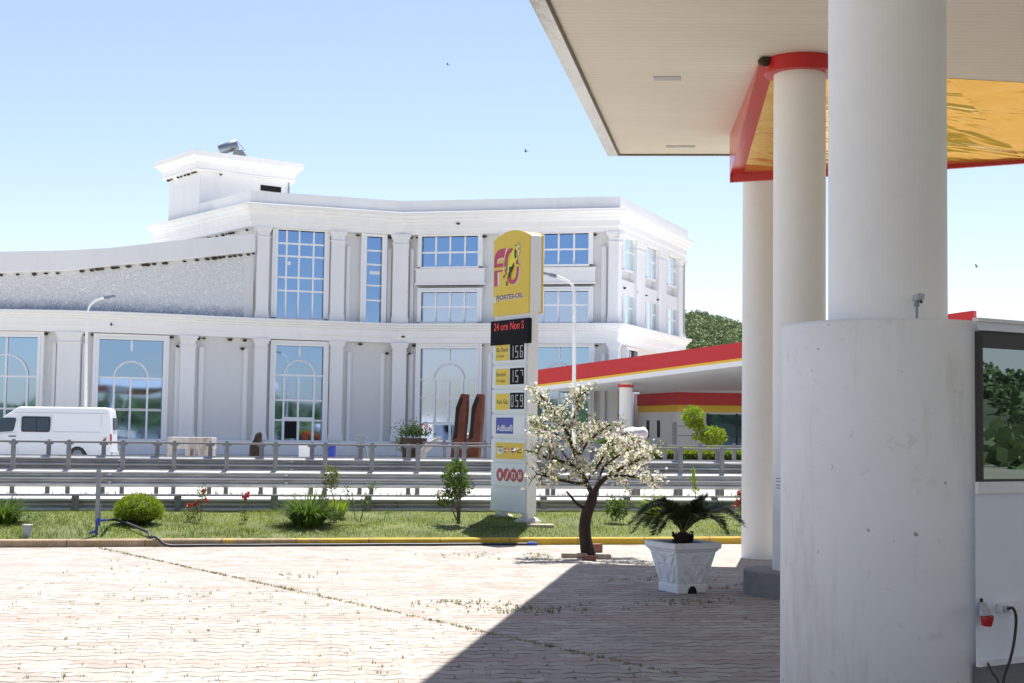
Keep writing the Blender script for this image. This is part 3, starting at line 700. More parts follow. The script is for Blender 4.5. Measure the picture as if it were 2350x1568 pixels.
# doors inside the two glazed bays
def door(sg, w_, F, x0, x1, y0, y1, mid, leaves, mats):
    U, Zp, *_ = F; d = -.42
    mb = MB(); u0, u1, um = U(x0), U(x1), U(mid); z1 = Zp(y0); z0 = .84; e = .07
    for a in (u0, um, u1): sg.box(mb, a - e, a + e, z0, z1, -.45, d + .05)
    sg.box(mb, u0 - e, u1 + e, z1, z1 + .16, -.45, d + .052)
    o = mb.build('door', 'frame', w_.parent)
    for a, b, m in ((u0 + e, um - e, mats[0]), (um + e, u1 - e, mats[1])):
        pb = MB(); sg.box(pb, a, b, z0 + .1, z1 - .02, -.449, d + (.012 if m != 'dark' else .006)); pb.build('door_leaf', m, o)
    return o
door(FRONT_L, w2, f2, 651, 719, 964, 1040, 685, 2, ('dark', 'glassmid'))
door(FRONT_R, w3, f3, 999, 1063, 975, 1040, 1034, 2, ('glassdark', 'glassdark'))
# upper storey
window(FRONT_L, 635, 742, 531, 730, [656, 685, 718], [561, 590, 638.5, 666 + 3], 'glassblue', ref=690)
window(FRONT_L, 838.5, 874, 544.5, 740, [], [576, 608, 656, 690], 'glassblue', ref=857)
for x0, x1, y0, y1, cs, rw, g in ((970, 1099, 543.5, 612, [1001.5, 1034, 1068], 580, 'glassblue'), (968.5, 1097, 671.5, 738, [1000, 1033, 1066], 705, 'glassgrey'), (1216, 1352, 537.5, 607, [1248, 1282.5, 1318], 573, 'glassblue'), (1216, 1352, 669, 739, [1247, 1282, 1318], 701, 'glassgrey')):
    window(FRONT_R, x0, x1, y0, y1, cs, [rw], g, ref=(x0 + x1) / 2, surround=.26)
for x0, x1 in ((956, 1112), (1204, 1366)):
    mb = MB(); u0 = FRONT_R.hit(x0, 640, -.3)[0]; u1 = FRONT_R.hit(x1, 640, -.3)[0]
    za, zb_ = FRONT_R.hit(1034, 655, -.3)[1], FRONT_R.hit(1034, 616.5, -.3)[1]
    FRONT_R.box(mb, u0, u1, za, zb_, -.59, -.17); FRONT_R.box(mb, u0 - .08, u1 + .08, zb_ - .1, zb_, -.588, -.10); FRONT_R.box(mb, u0 - .08, u1 + .08, za, za + .12, -.588, -.11); mb.build('spandrel_panel', 'plaster', bl)
for x0, x1, y0, y1, py_ in ((658, 667, 600, 609, 'w'), (848, 872, 622, 631, 'n')):
    mb = MB(); a = FRONT_L.hit(x0, y0, -.45); b = FRONT_L.hit(x1, y1, -.45); FRONT_L.box(mb, a[0], b[0], b[1], a[1], -.449, -.444); mb.build('window_notice', 'signwhite', bl)
# end wall, three columns of windows in two rows and a small one below
def z3(x, y): return ((1400 + x / 2.8) / 1.2766, (520 + y / 2.8) / 1.2766)
ecols = [(1200, 1276), (1384, 1454), (1558, 1626)]
erow = [[(500, 755), (585, 822), (660, 880)], [(962, 1205), (1012, 1252), (1062, 1297)]]
for r in range(2):
    for (a, b), (t, bo) in zip(ecols, erow[r]):
        xa, ya = z3(a, t); xb, yb = z3(b, bo); xm = (xa + xb) / 2; ym = ya + (yb - ya) * .46
        window(ENDW, xa, xb, ya, yb, [xa + (xb - xa) * .46, ], [ym], 'glassmint', ref=xm, surround=.3, mull=.10, d=-.36, pr=.2)
xa, ya = z3(1206, 1415); xb, yb = z3(1280, 1490)
window(ENDW, xa, xb, ya + 2, yb + 20, [(xa + xb) / 2], [], 'glassdark', ref=(xa + xb) / 2, surround=.2)
for a, b in ((1303, 1374), (1487, 1549), (1652, 1700)):
    xa, _ = z3(a, 0); xb, _ = z3(b, 0)
    pilaster(ENDW, xa, xb, ZS1 + .02, 13.42, -.59, -.12)
pilaster(ENDW, 1418.5, 1427, ZS1 + .02, 13.42, -.59, 0.0)
mb = MB(); ENDW.box(mb, 1.0, ENDW.len - .6, 9.9, 10.75, -.59, -.25); mb.build('spandrel_panel', 'plaster', bl)

# roof house
q0, q1, q2 = XY(387, 91.8, 470), XY(458, 88.2, 440), XY(661, 91.8, 430)
qb = [(q2[0] - 2.6, q2[1] + 7), (q0[0] + 4, q0[1] + 9)]
zt_ = zat(q1, 452, 392); ztop = zat(q1, 440, 351)
mb = MB(); ringp = [q0, q1, q2] + qb
mb.prism([(x, y, 13.9) for x, y in ringp], (0, 0, zt_ + .1 - 13.9)); house = mb.build('roof_house', 'plaster', bl)
mb = MB(); dz_ = ztop - zt_
loop = [qb[1], q0, q1, q2, qb[0]]
sweep(mb, loop, [(-.3, zt_), (.42, zt_), (.45, zt_ + .06), (.40, zt_ + .10), (.44, zt_ + .52), (.62, zt_ + .60), (.66, zt_ + .72), (.85, zt_ + .80), (.88, ztop), (-.3, ztop)])
mb.poly([(x, y, ztop - .04) for x, y in loop]); mb.build('house_cornice', 'trim', house)
sq = Seg(q1, q2); mb = MB(); a = sq.hit(598, 426)[0]; b = sq.hit(645, 426)[0]; za = sq.hit(620, 440)[1]; zc = sq.hit(620, 427)[1]
sq.box(mb, a, b, za, zc, -.1, .03); mb.build('house_window', 'dark', house)
mb = MB(); p_ = sq.pt(sq.hit(661, 420)[0] + .02, 0, .1); mb.tube([p_ + V((0, 0, 14.7)), p_ + V((0, 0, zt_ - .05))], .05, 6); mb.build('drain_pipe', 'steel', house)

# solar water heater on the roof house
hc = P(524, 339, 91); sh = thing('solar_water_heater', 'grey solar water heater tank on top of the roof house', 'water heater', (hc.x, hc.y, ztop))
ax = V((0.86, 0.2, 0.42)).normalized()
mb = MB(); mb.tube([hc - ax * .62, hc - ax * .58, hc + ax * .58, hc + ax * .62], [.30, .36, .36, .30], 18); mb.build('tank', 'steel', sh, smooth=True)
for pp in ([hc - ax * .3 - V((0, 0, .3)), (hc.x - .3, hc.y, ztop - .03)], [hc + ax * .4 - V((0, 0, .2)), (hc.x + .5, hc.y, ztop - .03)]):
    mb = MB(); mb.tube(pp, .03, 6); mb.build('leg', 'galvpost', sh)
mb = MB(); mb.tube([hc + ax * .6 + V((0, 0, .2)), hc + V((1.05, .1, -.15))], .02, 5); mb.build('pipe', 'galvpost', sh)
mb = MB(); mb.hexa([hc + V(p) for p in ((.35, -.5, -.62), (1.25, -.5, -.62), (1.25, .7, -.66), (.35, .7, -.66), (.45, -.45, -.25), (1.0, -.45, -.2), (1.3, .7, -.6), (.5, .7, -.6))]); mb.build('solar_panel', 'solarpanel', sh)

# mud nests under the ledges
nb = MB()
bmq = bmesh.new(); bmesh.ops.create_icosphere(bmq, subdivisions=2, radius=1)
vs = [];
for v in bmq.verts:
    k = 1 + .25 * noise.noise(v.co * 3); z = v.co.z
    vs.append(V((v.co.x, v.co.y, z * .75 if z < 0 else z * .3)) * .125 * k)
nb.add(vs, [tuple(v.index for v in f.verts) for f in bmq.faces]); bmq.free()
NEST = None
def nest(p, label, group, s=1.0):
    global NEST
    if NEST is None: NEST = nb.build('bird_nest', 'nest', loc=(0, 0, 0)); o = NEST
    else: o = NEST.copy(); COL.objects.link(o)
    o.location = p; o.scale = (s * random.uniform(.8, 1.3), s * random.uniform(.8, 1.1), s * random.uniform(.75, 1.2)); o.rotation_euler = (0, 0, random.uniform(0, 6))
    tag(o, label, 'bird nest', group)
for x in (5, 53, 101, 137, 165, 243, 268, 285, 296, 330, 341, 378, 421, 430, 434, 456, 481, 488, 540, 577, 604, 623, 630, 644, 658, 672, 685, 703, 726, 746):
    px = x / 2.35 * 2.35 / 1.2766 if x > 900 else x * 1.0
    px = min(582, 2 + (x - 5) * (580 / 741.0)); p = plan_pt(px, 600)
    b = zat(p, px, interp(bots, px))
    nest((p[0] + random.uniform(-.08, .08), p[1] + .22, b - .12), 'small dark mud nest in the row under the ramped parapet over the leaf relief', 'nests over the leaf relief', random.uniform(.8, 1.25))
rs = Seg(C1, CORN)
for x in (468, 480, 498, 512, 520, 528, 535, 567):
    u = rs.hit(x, 520, -.35)[0]; p = rs.pt(u, 13.35, -.35); nest(p, 'small dark mud nest under the side cornice below the roof house', 'nests under the side cornice', random.uniform(.7, 1.2))
hs = Seg(q0, q1)
for x in (391, 398, 413, 420, 429, 437, 446, 452):
    u = hs.hit(x, 420, 0)[0]; nest(hs.pt(u, zt_ - .05, .15), 'small dark mud nest under the roof house cornice', 'nests under the roof house cornice', random.uniform(.7, 1.1))
nest(sq.pt(sq.hit(505, 408)[0], zt_ - .08, .12), 'lone small mud nest on the roof house front under its cornice', None, .8)
gl = 'mud nest under the storey ledge above the ground floor windows'; gu = 'mud nest in the upper storey recesses under the main cornice'
for x in (104, 187, 213, 393, 410, 455, 468, 528, 557, 562, 618, 706, 827, 889, 940, 951, 1103, 1369):
    sg = seg_px(x - 6, min(x + 6, 1416), 785); u = sg.hit(x, 785, -.42)[0]; nest(sg.pt(u, ZF - .1 - (.5 if x in (410, 557, 889, 940) else 0), -.42), 'dark ' + gl, 'nests under the storey ledge', random.uniform(.95, 1.4))
for x in (622, 756, 788, 822, 895, 944, 959, 1111, 1366):
    sg = seg_px(x - 6, min(x + 6, 1416), 525); u = sg.hit(x, 525, -.42)[0]; nest(sg.pt(u, 13.32, -.42), 'dark ' + gu, 'nests under the main cornice', random.uniform(.95, 1.4))
u = FRONT_R.hit(1050, 506, .3)[0]; nest(FRONT_R.pt(u, ZC0 + .33, .15), 'flat dark mud nest stuck on the main cornice face above the paired windows', None, 1.0)
u = FRONT_R.hit(925, 776, .12)[0]; nest(FRONT_R.pt(u, ZS0 + .1, .13), 'dark mud nest on the storey ledge face at the inner bend of the facade', None, 1.1)
for a, b in ((1498, 605), (1655, 676), (1203, 905), (1298, 940), (1377, 966), (1477, 1002)):
    x, y = z3(a, b); u, z = ENDW.hit(x, y, -.2); nest(ENDW.pt(u, z, -.2), 'small dark mud nest over an end wall window', 'nests on the end wall', .9)

# ------------------------------------------------------------------ guardrails
def line_pts(zc, x0, x1, n=24): return [(x0 + (x1 - x0) * i / n, zc + MS * (x0 + (x1 - x0) * i / n)) for i in range(n + 1)]
def wave(zb, zt, waves, dep, th=0.006, side=1):
    """corrugated beam profile"""
    n = waves * 12; f = []
    for i in range(n + 1):
        t = i / n; z = zb + (zt - zb) * t
        c = math.cos(t * waves * 2 * math.pi); c = max(-1, min(1, c * 1.6))
        f.append((side * dep * 0.5 * (1 - c), z))
    return [(d, z) for d, z in f] + [(side * .012, zt + .004), (-side * .035, zt + .004), (-side * .035, zt - .004)] + [(d - side * th, z) for d, z in reversed(f)]
def post_copies(mesh_o, parent, spots, name='post'):
    for i, p in enumerate(spots):
        o = mesh_o if i == 0 else mesh_o.copy()
        if i: COL.objects.link(o); o.parent = parent
        o.location = V(p) - WL[parent.name]
def linepx(px, zc):
    Y = LZ(px, zc); w = ray(px, HZ(px)); return w.x / w.y * Y, Y
def guardrail(label, zc, x0, x1, base, beams, posts, tube=None, ptop=1.0, psize=(.05, .04)):
    g = thing('guardrail', label, 'guardrail', site((x0 + x1) / 2, zc, base), 'guardrails along the road')
    for zb, zt, wv, off in beams:
        mb = MB(); pr = [(d + off, z) for d, z in wave(base + zb, base + zt, wv, .13 if wv == 2 else .115)]
        sweep(mb, line_pts(zc, x0, x1), pr)
        # flat top lip, splice plates and bolts
        mb.build('beam', 'galv', g)
        mb = MB(); u = V((1, MS, 0)).normalized(); n = V((u.y, -u.x, 0))
        k = x0 + 1.3
        while k < x1:
            c = site(k, zc, 0) + n * (off + .085)
            for zz in (.28, .72): mb.obox(c + V((0, 0, base + zb + (zt - zb) * zz)), u, n, (0, 0, 1), .035, .012, .016)
            k += 3.9
        mb.build('reflector', 'segment', g)
    if tube:
        mb = MB(); mb.tube([V((*p, base + tube)) for p in line_pts(zc, x0, x1)], .022, 8); mb.build('top_rail', 'railtube', g, smooth=True)
    u = V((1, MS, 0)).normalized(); n = V((u.y, -u.x, 0)); mb = MB(); L = WL[g.name]
    a, b = psize
    mb.obox(L + V((0, 0, ptop / 2 - .05)) + n * b, u, n, (0, 0, 1), a, .005, ptop / 2 + .05)
    mb.obox(L + V((0, 0, ptop / 2 - .05)) - u * (a - .005), u, n, (0, 0, 1), .005, b, ptop / 2 + .05)
    mb.obox(L + V((0, 0, ptop / 2 - .05)) + u * (a - .005), u, n, (0, 0, 1), .005, b, ptop / 2 + .05)
    if tube:
        mb.obox(L + V((0, 0, tube - .03)), u, n, (0, 0, 1), a * 2.0, .035, .03)
        mb.obox(L + V((0, 0, ptop - .02)), u, n, (0, 0, 1), a * .7, .03, .05)
    po = mb.build('post', 'galvpost', g)
    post_copies(po, g, [V((*linepx(px, zc), base)) for px in posts])
    return g
guardrail('low galvanised guardrail seen from behind at the top of the lawn bank', 23.62, -16, 12, 0.27, [(0.0, .31, 2, -.09)], (-40, 179, 413, 634, 848, 1052, 1249, 1440, 1640), ptop=.30, psize=(.055, .03))
guardrail('galvanised guardrail with thin top tube, nearest of the pair in the median', 34.96, -30, 40, 0, [(.225, .635, 3, .06)], (-95, 33, 160, 284, 402, 522, 634, 748, 855, 960, 1066, 1170, 1271, 1371, 1465, 1562, 1657, 1750), tube=1.25, ptop=1.27)
guardrail('galvanised guardrail with higher beam, second of the pair in the median', 35.75, -30, 40, 0, [(.52, .935, 3, .06)], (-15, 114, 240, 363, 484, 602, 717, 828, 939, 1049, 1155, 1258, 1358, 1454, 1552, 1647, 1740), tube=1.235, ptop=1.26)
guardrail('galvanised guardrail beyond the far road with slim posts and tube', 42.9, -2.6, 45, 0, [(.40, .80, 3, .06)], (1020, 1113, 1203, 1290, 1372, 1450, 1526, 1607, 1685, 1763), tube=1.24, ptop=1.3)

# ------------------------------------------------------------------ street lamps
def lamp(label, px, Y, pts, head):
    b = P(px, HZ(px), Y); t = thing('street_lamp', label, 'street lamp', (b.x, b.y, 0), 'white street lamps')
    Q = [P(x, y, Y) for x, y in pts]
    mb = MB(); mb.tube([(b.x, b.y, 0)] + Q, [.085] + [.07] + [.05] * (len(Q) - 1), 10); mb.build('pole', 'lampwhite', t, smooth=True)
    mb = MB(); a, c = P(*head[0], Y), P(*head[1], Y); d = (c - a).normalized(); s = d.cross(V((0, 1, 0))).normalized()
    mb.obox(a.lerp(c, .25), d, (0, 1, 0), s, (c - a).length * .27, .14, .06); mb.obox(a.lerp(c, .72), d, (0, 1, 0), s, (c - a).length * .30, .17, .035); mb.build('lamp_head', 'steel', t, bevel=.01)
lamp('white curved street lamp rising behind the van roof', 198, 70, [(199, 760), (201, 715), (206, 702), (216, 692), (228, 687), (240, 685)], ((240, 684), (264, 679)))
lamp('white curved street lamp standing beside the fuel price sign', 1318, 55, [(1318, 675), (1315, 656), (1306, 647), (1294, 641), (1276, 634)], ((1276, 634), (1247, 627)))

# ------------------------------------------------------------------ white van
def van():
    Y = 60.4; s = FD / Y
    o = P(189, HZ(189), Y); t = thing('van', 'white high-roof van parked in front of the building, side window in its flank', 'van', (o.x, o.y, 0))
    X = lambda px: o.x + (px - 189) / s
    Zp = lambda py, px=130: CH - (py - HZ(px)) / s
    def z8(x, y): return ((x / 6.528) / 1.2766, (1160 + y / 6.528) / 1.2766)
    y0, y1 = o.y - .95, o.y + .95
    prof = [(-40, 1046), (-46, 1040), (-46, 1018), (-40, 1002), (-22, 990), (-6, 984), (0, 981), (26, 957), (53, 937.5), (60, 935), (244, 934.5), (252, 936.5), (256.5, 942), (259, 962), (261, 1000), (262, 1022), (263, 1046)]
    # body as a loft across the width with tumblehome
    pts = [(X(a), Zp(b)) for a, b in prof]; cx = sum(p[0] for p in pts) / len(pts)
    zm = Zp(1010); ztop = Zp(935)
    def ring(yy, k):
        r = []
        for x, z in pts:
            f = max(0, (z - zm) / (ztop - zm)); r.append(V((cx + (x - cx) * (1 - k * .012), yy + (0 if abs(yy - o.y) < .3 else (-1 if yy > o.y else 1) * .12 * f), z - k * .05 * (1 if z > zm else 0))))
        return r
    mb = MB(); mb.rings([ring(y0, 1.6), ring(y0 + .03, .6), ring(y0 + .10, 0), ring(y1 - .10, 0), ring(y1 - .03, .6), ring(y1, 1.6)])
    body = mb.build('body', 'vanwhite', t)
    def side(pts8, m, name, parent=t, off=.012, th=.01, lean=True):
        q = []
        for a, b in pts8:
            px, py = z8(a, b); z = Zp(py); f = max(0, (z - zm) / (ztop - zm)); q.append(V((X(px), y0 + .12 * f - off, z)))
        mb = MB(); mb.prism(q, (0, -th, 0)); return mb.build(name, m, parent)
    def rrect(x0, y0_, x1, y1_, r=30):
        out = []
        for cx_, cy_, a0 in ((x1 - r, y0_ + r, -90), (x1 - r, y1_ - r, 0), (x0 + r, y1_ - r, 90), (x0 + r, y0_ + r, 180)):
            for k in range(5): a = R(a0 + k * 22.5); out.append((cx_ + r * math.cos(a), cy_ + r * math.sin(a)))
        return out
    wn = side(rrect(538, 402, 1062, 692, 40), 'black', 'side_window'); side(rrect(565, 428, 800, 668, 22), 'blackglass', 'pane', wn, .024, .004); side(rrect(822, 428, 1040, 668, 22), 'blackglass', 'pane', wn, .024, .004)
    side([(-30, 690), (30, 620), (120, 500), (190, 432), (432, 432), (438, 470), (405, 655), (380, 686), (100, 706), (-20, 716)], 'blackglass', 'cab_window')
    side(rrect(318, 768, 450, 786, 8), 'black', 'door_handle')
    # seams
    mb = MB()
    def seam(a, b, wd=.008):
        q = []
        for x, y in (a, b):
            px, py = z8(x, y); z = Zp(py); f = max(0, (z - zm) / (ztop - zm)); q.append(V((X(px), y0 + .12 * f - .004, z)))
        mb.tube(q, wd, 5)
    for a, b in (((470, 360), (455, 1090)), ((520, 360), (505, 1090)), ((1080, 360), (1072, 1090)), ((400, 333), (2080, 333)), ((1985, 333), (1985, 1090)), ((1090, 685), (1980, 685)), ((0, 735), (470, 700))): seam(a, b)
    mb.build('panel_seams', 'greybox', body)
    tl = side([(2030, 840), (2060, 800), (2092, 775), (2092, 880), (2040, 930)], 'iconred', 'tail_light')
    mb = MB(); mb.box((X(259.5), y0 + .02, Zp(1018)), (X(262.5), y0 + .16, Zp(995))); mb.build('tail_light', 'iconred', t)
    mb = MB(); mb.box((X(257.5), y0 + .7, Zp(985)), (X(262), y1 - .3, Zp(958))); mb.build('rear_window', 'blackglass', t)
    mb = MB(); mb.box((X(255), y0 + .05, Zp(1046) - .02), (X(266), y1 - .05, Zp(1034))); mb.build('rear_bumper', 'greybox', t)
    c = P(8, 1010 - 14, Y); mb = MB(); mb.blob(V((X(6), y0 - .18, Zp(1003))), (.10, .10, .2), 2, .1); mb.build('wing_mirror', 'black', t)
    for px in (189, -12):
        r = .36; zc = r
        for yy, nm in ((y0, 1), (y1, -1)):
            mb = MB()
            mb.rings([[V((X(px) + rr * math.cos(2 * math.pi * k / 28), yy + dy * nm, zc + rr * math.sin(2 * math.pi * k / 28))) for k in range(28)] for rr, dy in ((r * .6, .0), (r * .95, -.01), (r, .04), (r, .2), (r * .9, .24))])
            wl_ = mb.build('wheel', 'rubber', t)
            mb = MB(); mb.rings([[V((X(px) + rr * math.cos(2 * math.pi * k / 20), yy + dy * nm, zc + rr * math.sin(2 * math.pi * k / 20))) for k in range(20)] for rr, dy in ((r * .12, -.03), (r * .55, -.012), (r * .6, .03))]); mb.build('rim', 'steel', wl_)
        mb = MB(); rr = .43; zb = Zp(1046)
        arch = [V((X(px) + rr * math.cos(math.pi * k / 18), y0 - .006, .22 + rr * math.sin(math.pi * k / 18))) for k in range(19)]
        mb.prism(arch, (0, .05, 0)); mb.build('wheel_arch', 'black', t)
van()
bpy.data.objects['van'].rotation_euler = (0, 0, R(7))

# ------------------------------------------------------------------ things in front of the building
def boxes_thing(name, label, cat, loc, m, fn, group=None, part=None, **kw):
    mb = MB(); fn(mb); o = mb.build(name, m, loc=loc, **kw); return tag(o, label, cat, group)
# banded stone bench / gateway model
Y = 62.0; A = P(390, 1003, Y); B = P(492, 1003, Y)
t = thing('stone_bench', 'banded beige stone bench on slab legs in front of the wall', 'bench', ((A.x + B.x) / 2, Y, 0))
mb = MB(); mb.box((A.x, Y - .5, A.z - .50), (B.x, Y + .5, A.z)); mb.build('top_slab', 'tablestone', t, bevel=.02)
mb = MB(); mb.box((A.x + .01, Y - .48, 0), (A.x + .22, Y + .48, A.z - .505)); mb.build('leg', 'tablestone', t)
mb = MB(); mb.hexa([(B.x - .55, Y - .48, 0), (B.x - .03, Y - .48, 0), (B.x - .03, Y + .48, 0), (B.x - .55, Y + .48, 0), (B.x - .62, Y - .48, A.z - .505), (B.x - .03, Y - .48, A.z - .505), (B.x - .03, Y + .48, A.z - .505), (B.x - .62, Y + .48, A.z - .505)]); mb.build('leg', 'tablestone', t)
mb = MB(); mb.box((A.x + .78, Y - .45, 0), (A.x + 1.0, Y + .45, A.z - .506)); mb.build('leg', 'tablestone', t)
# carved dark stump
o = P(590, HZ(590), 63); s = FD / 63
mb = MB(); mb.rings([[V((o.x + (r * math.cos(2 * math.pi * k / 14)) * (1 + .15 * math.sin(3 * k)) + dx, 63 + r * .8 * math.sin(2 * math.pi * k / 14), z)) for k in range(14)] for r, z, dx in ((.24, 0, .0), (.28, .35, 0), (.27, .7, -.01), (.24, .85, 0), (.17, 1.05, .06), (.14, 1.28, .09), (.07, 1.38, .12))])
tag(mb.build('tree_stump', 'bark', loc=(o.x, 63, 0)), 'dark brown carved tree stump standing in front of the glazed door', 'tree stump')
# big stump planter with shrub
o = P(948, HZ(948), 64); t = thing('stump_planter', 'thick dark tree stump planter overflowing with grey green shrubs', 'planter', (o.x, 64, 0))
mb = MB(); mb.rings([[V((o.x + r * math.cos(2 * math.pi * k / 18) * (1 + .10 * math.sin(4 * k + z)), 64 + r * math.sin(2 * math.pi * k / 18), z)) for k in range(18)] for r, z in ((.62, 0), (.46, .3), (.48, .7), (.56, 1.05), (.60, 1.22), (.4, 1.18))]); mb.build('stump', 'bark', t)
mb = MB()
for k in range(900):
    c = V((o.x + random.gauss(0, .36) + .05, 64 + random.gauss(0, .3), 1.33 + abs(random.gauss(0, .26)))); mb.leaf(c, (random.gauss(0, 1), random.gauss(0, 1), random.gauss(.3, 1)), .05, .14)
for k in range(180):
    c = V((o.x - .55 + random.gauss(0, .14), 64 + random.gauss(0, .2), 1.0 + random.gauss(0, .2))); mb.leaf(c, (random.gauss(0, 1), random.gauss(0, 1), random.gauss(0, 1)), .05, .13)
mb.build('foliage', 'leafdark', t)
mb = MB()
for k in range(45):
    c = V((o.x + .58 + random.gauss(0, .16), 64 + random.gauss(0, .2), 1.66 + random.gauss(0, .10))); mb.leaf(c, (random.gauss(0, 1), random.gauss(0, 1), random.gauss(0, 1)), .07, .10)
mb.build('flowers', 'petalpink', t)
# grey driftwood next to it
q = [P(x, y, 63.2) for x, y in ((972, 1035), (985, 1022), (1000, 1012), (1012, 1003))]
mb = MB(); mb.tube([V((q[0].x - .1, 63.2, 0))] + q, [.16, .15, .17, .12, .05], 8); tag(mb.build('driftwood', 'driftwood', loc=(q[0].x, 63.2, 0)), 'pale grey driftwood leaning beside the stump planter', 'driftwood')
# two rusty blades
for i, (dx, lab) in enumerate(((0, 'tall rusty steel blade sculpture standing nearest the stump planter'), (37, 'tall rusty steel blade sculpture standing nearest the price sign'))):
    Yq = 58.0
    pr = [(1038, 1062), (1064, 1062), (1072, 990), (1076, 945), (1077, 905), (1064, 904), (1052, 935), (1048, 985), (1043, 1010)]
    pr = [P(x - 6 + dx * .98, y - (2 if y > 1050 else 0), Yq) for x, y in pr]; base = V((pr[0].x + .2, Yq, 0))
    pr[0].z = pr[1].z = 0
    t = thing('rusty_sculpture', lab, 'sculpture', base, 'pair of rusty blades')
    mb = MB(); mb.prism(pr, (0.10, .5, 0)); mb.build('blade', 'rust', t)
    sl_ = [P(x - 6 + dx * .98, y, Yq - .02) for x, y in ((1046, 1010), (1055, 1005), (1059, 950), (1069, 915), (1063, 912), (1052, 938), (1049, 985))]
    mb = MB(); mb.prism(sl_, (0, .01, 0)); mb.build('dark_slot', 'dark', t)
# worker with a white cap
def person():
    px = 1067; Y = 61; o = P(px, HZ(px), Y); x, y = o.x, o.y
    t = thing('person', 'person in dark clothes and a white cap stooping between the rusty blades', 'person', (x, y, 0))
    me = bpy.data.meshes.new('body'); 
    J = [(0, 0, .78), (0, .02, .98), (.02, -.12, 1.16), (.05, -.2, 1.25), (.07, -.25, 1.36),      # pelvis spine neck head
         (-.10, 0, .74), (-.11, -.06, .44), (-.11, 0, .08), (-.11, -.14, .03), (.10, 0, .74), (.11, -.06, .44), (.11, 0, .08), (.11, -.14, .03),
         (-.17, -.1, 1.12), (-.22, -.2, .88), (-.16, -.34, .72), (.20, -.12, 1.13), (.24, -.22, .9), (.18, -.36, .74)]
    E = [(0, 1), (1, 2), (2, 3), (3, 4), (0, 5), (5, 6), (6, 7), (7, 8), (0, 9), (9, 10), (10, 11), (11, 12), (2, 13), (13, 14), (14, 15), (2, 16), (16, 17), (17, 18)]
    rad = [.14, .13, .13, .055, .10, .09, .065, .045, .04, .09, .065, .045, .04, .06, .045, .035, .06, .045, .035]
    me.from_pydata(J, E, []); b = bpy.data.objects.new('body', me); COL.objects.link(b); b.parent = t
    sk_ = b.modifiers.new('skin', 'SKIN'); b.modifiers.new('sub', 'SUBSURF').levels = 1
    for v, r in zip(me.skin_vertices[0].data, rad): v.radius = (r, r)
    me.skin_vertices[0].data[0].use_root = True; me.materials.append(M['cloth'])
    mb = MB(); mb.blob((x + .07, y - .27, 1.36), (.085, .10, .115), 2, .05); mb.build('face', 'skin', t, smooth=True)
    mb = MB(); mb.blob((x + .07, y - .25, 1.44), (.10, .12, .06), 2, .03); mb.box((x + .01, y - .42, 1.415), (x + .13, y - .33, 1.43)); mb.build('cap', 'white', t, smooth=True)
person()
# crate, barrel and slab by the wall
def crate(px0, px1, py, Y, m, name, label, cat, dz=0):
    a = P(px0, py, Y); b = P(px1, py, Y); w = b.x - a.x
    mb = MB(); mb.box((a.x, Y - w / 2, 0), (b.x, Y + w / 2, a.z)); mb.box((a.x - .02, Y - w / 2 - .02, a.z - .08), (b.x + .02, Y + w / 2 + .02, a.z + .01)); mb.box((a.x - .015, Y - w / 2 - .015, .02), (b.x + .015, Y + w / 2 + .015, .08))
    tag(mb.build(name, m, loc=((a.x + b.x) / 2, Y, 0), bevel=.015), label, cat)
crate(688, 714, 1021, 66, 'white', 'counter', 'white boxy counter standing before the open black doorway', 'counter')
mb = MB(); c = P(727, HZ(727) , 67); c_ = P(958, 1027, 67)
b_ = P(966, 1026, 67); b0 = P(948 + 5, 1026, 67)
o = P((700 + 750 / 2.8) / 1.2766, HZ(758), 67)
mb.lathe([(.26, 0), (.29, .02), (.29, .3), (.305, .32), (.29, .34), (.29, .6), (.305, .62), (.29, .64), (.28, .80), (.2, .82)], (o.x, 67, 0), 20)
tag(mb.build('barrel', 'blue', loc=(o.x, 67, 0), smooth=False), 'blue plastic barrel by the foot of the wall', 'barrel')
a = P((700 + 968 / 2.8) / 1.2766, 1000, 66); b = P((700 + 1040 / 2.8) / 1.2766, 1000, 66)
mb = MB(); mb.box((a.x, 65.9, 0), (b.x, 66.1, a.z)); mb.box((a.x - .03, 65.86, a.z - .1), (b.x + .03, 66.14, a.z + .01)); mb.hexa([(b.x, 65.9, 0), (b.x + .2, 65.9, 0), (b.x + .2, 66.1, 0), (b.x, 66.1, 0), (b.x - .1, 65.92, a.z * .8), (b.x - .04, 65.92, a.z * .8), (b.x - .04, 66.08, a.z * .8), (b.x - .1, 66.08, a.z * .8)])
tag(mb.build('stone_slab', 'slabgrey', loc=(a.x, 66, 0)), 'grey stone slab propped upright against the building wall', 'slab')

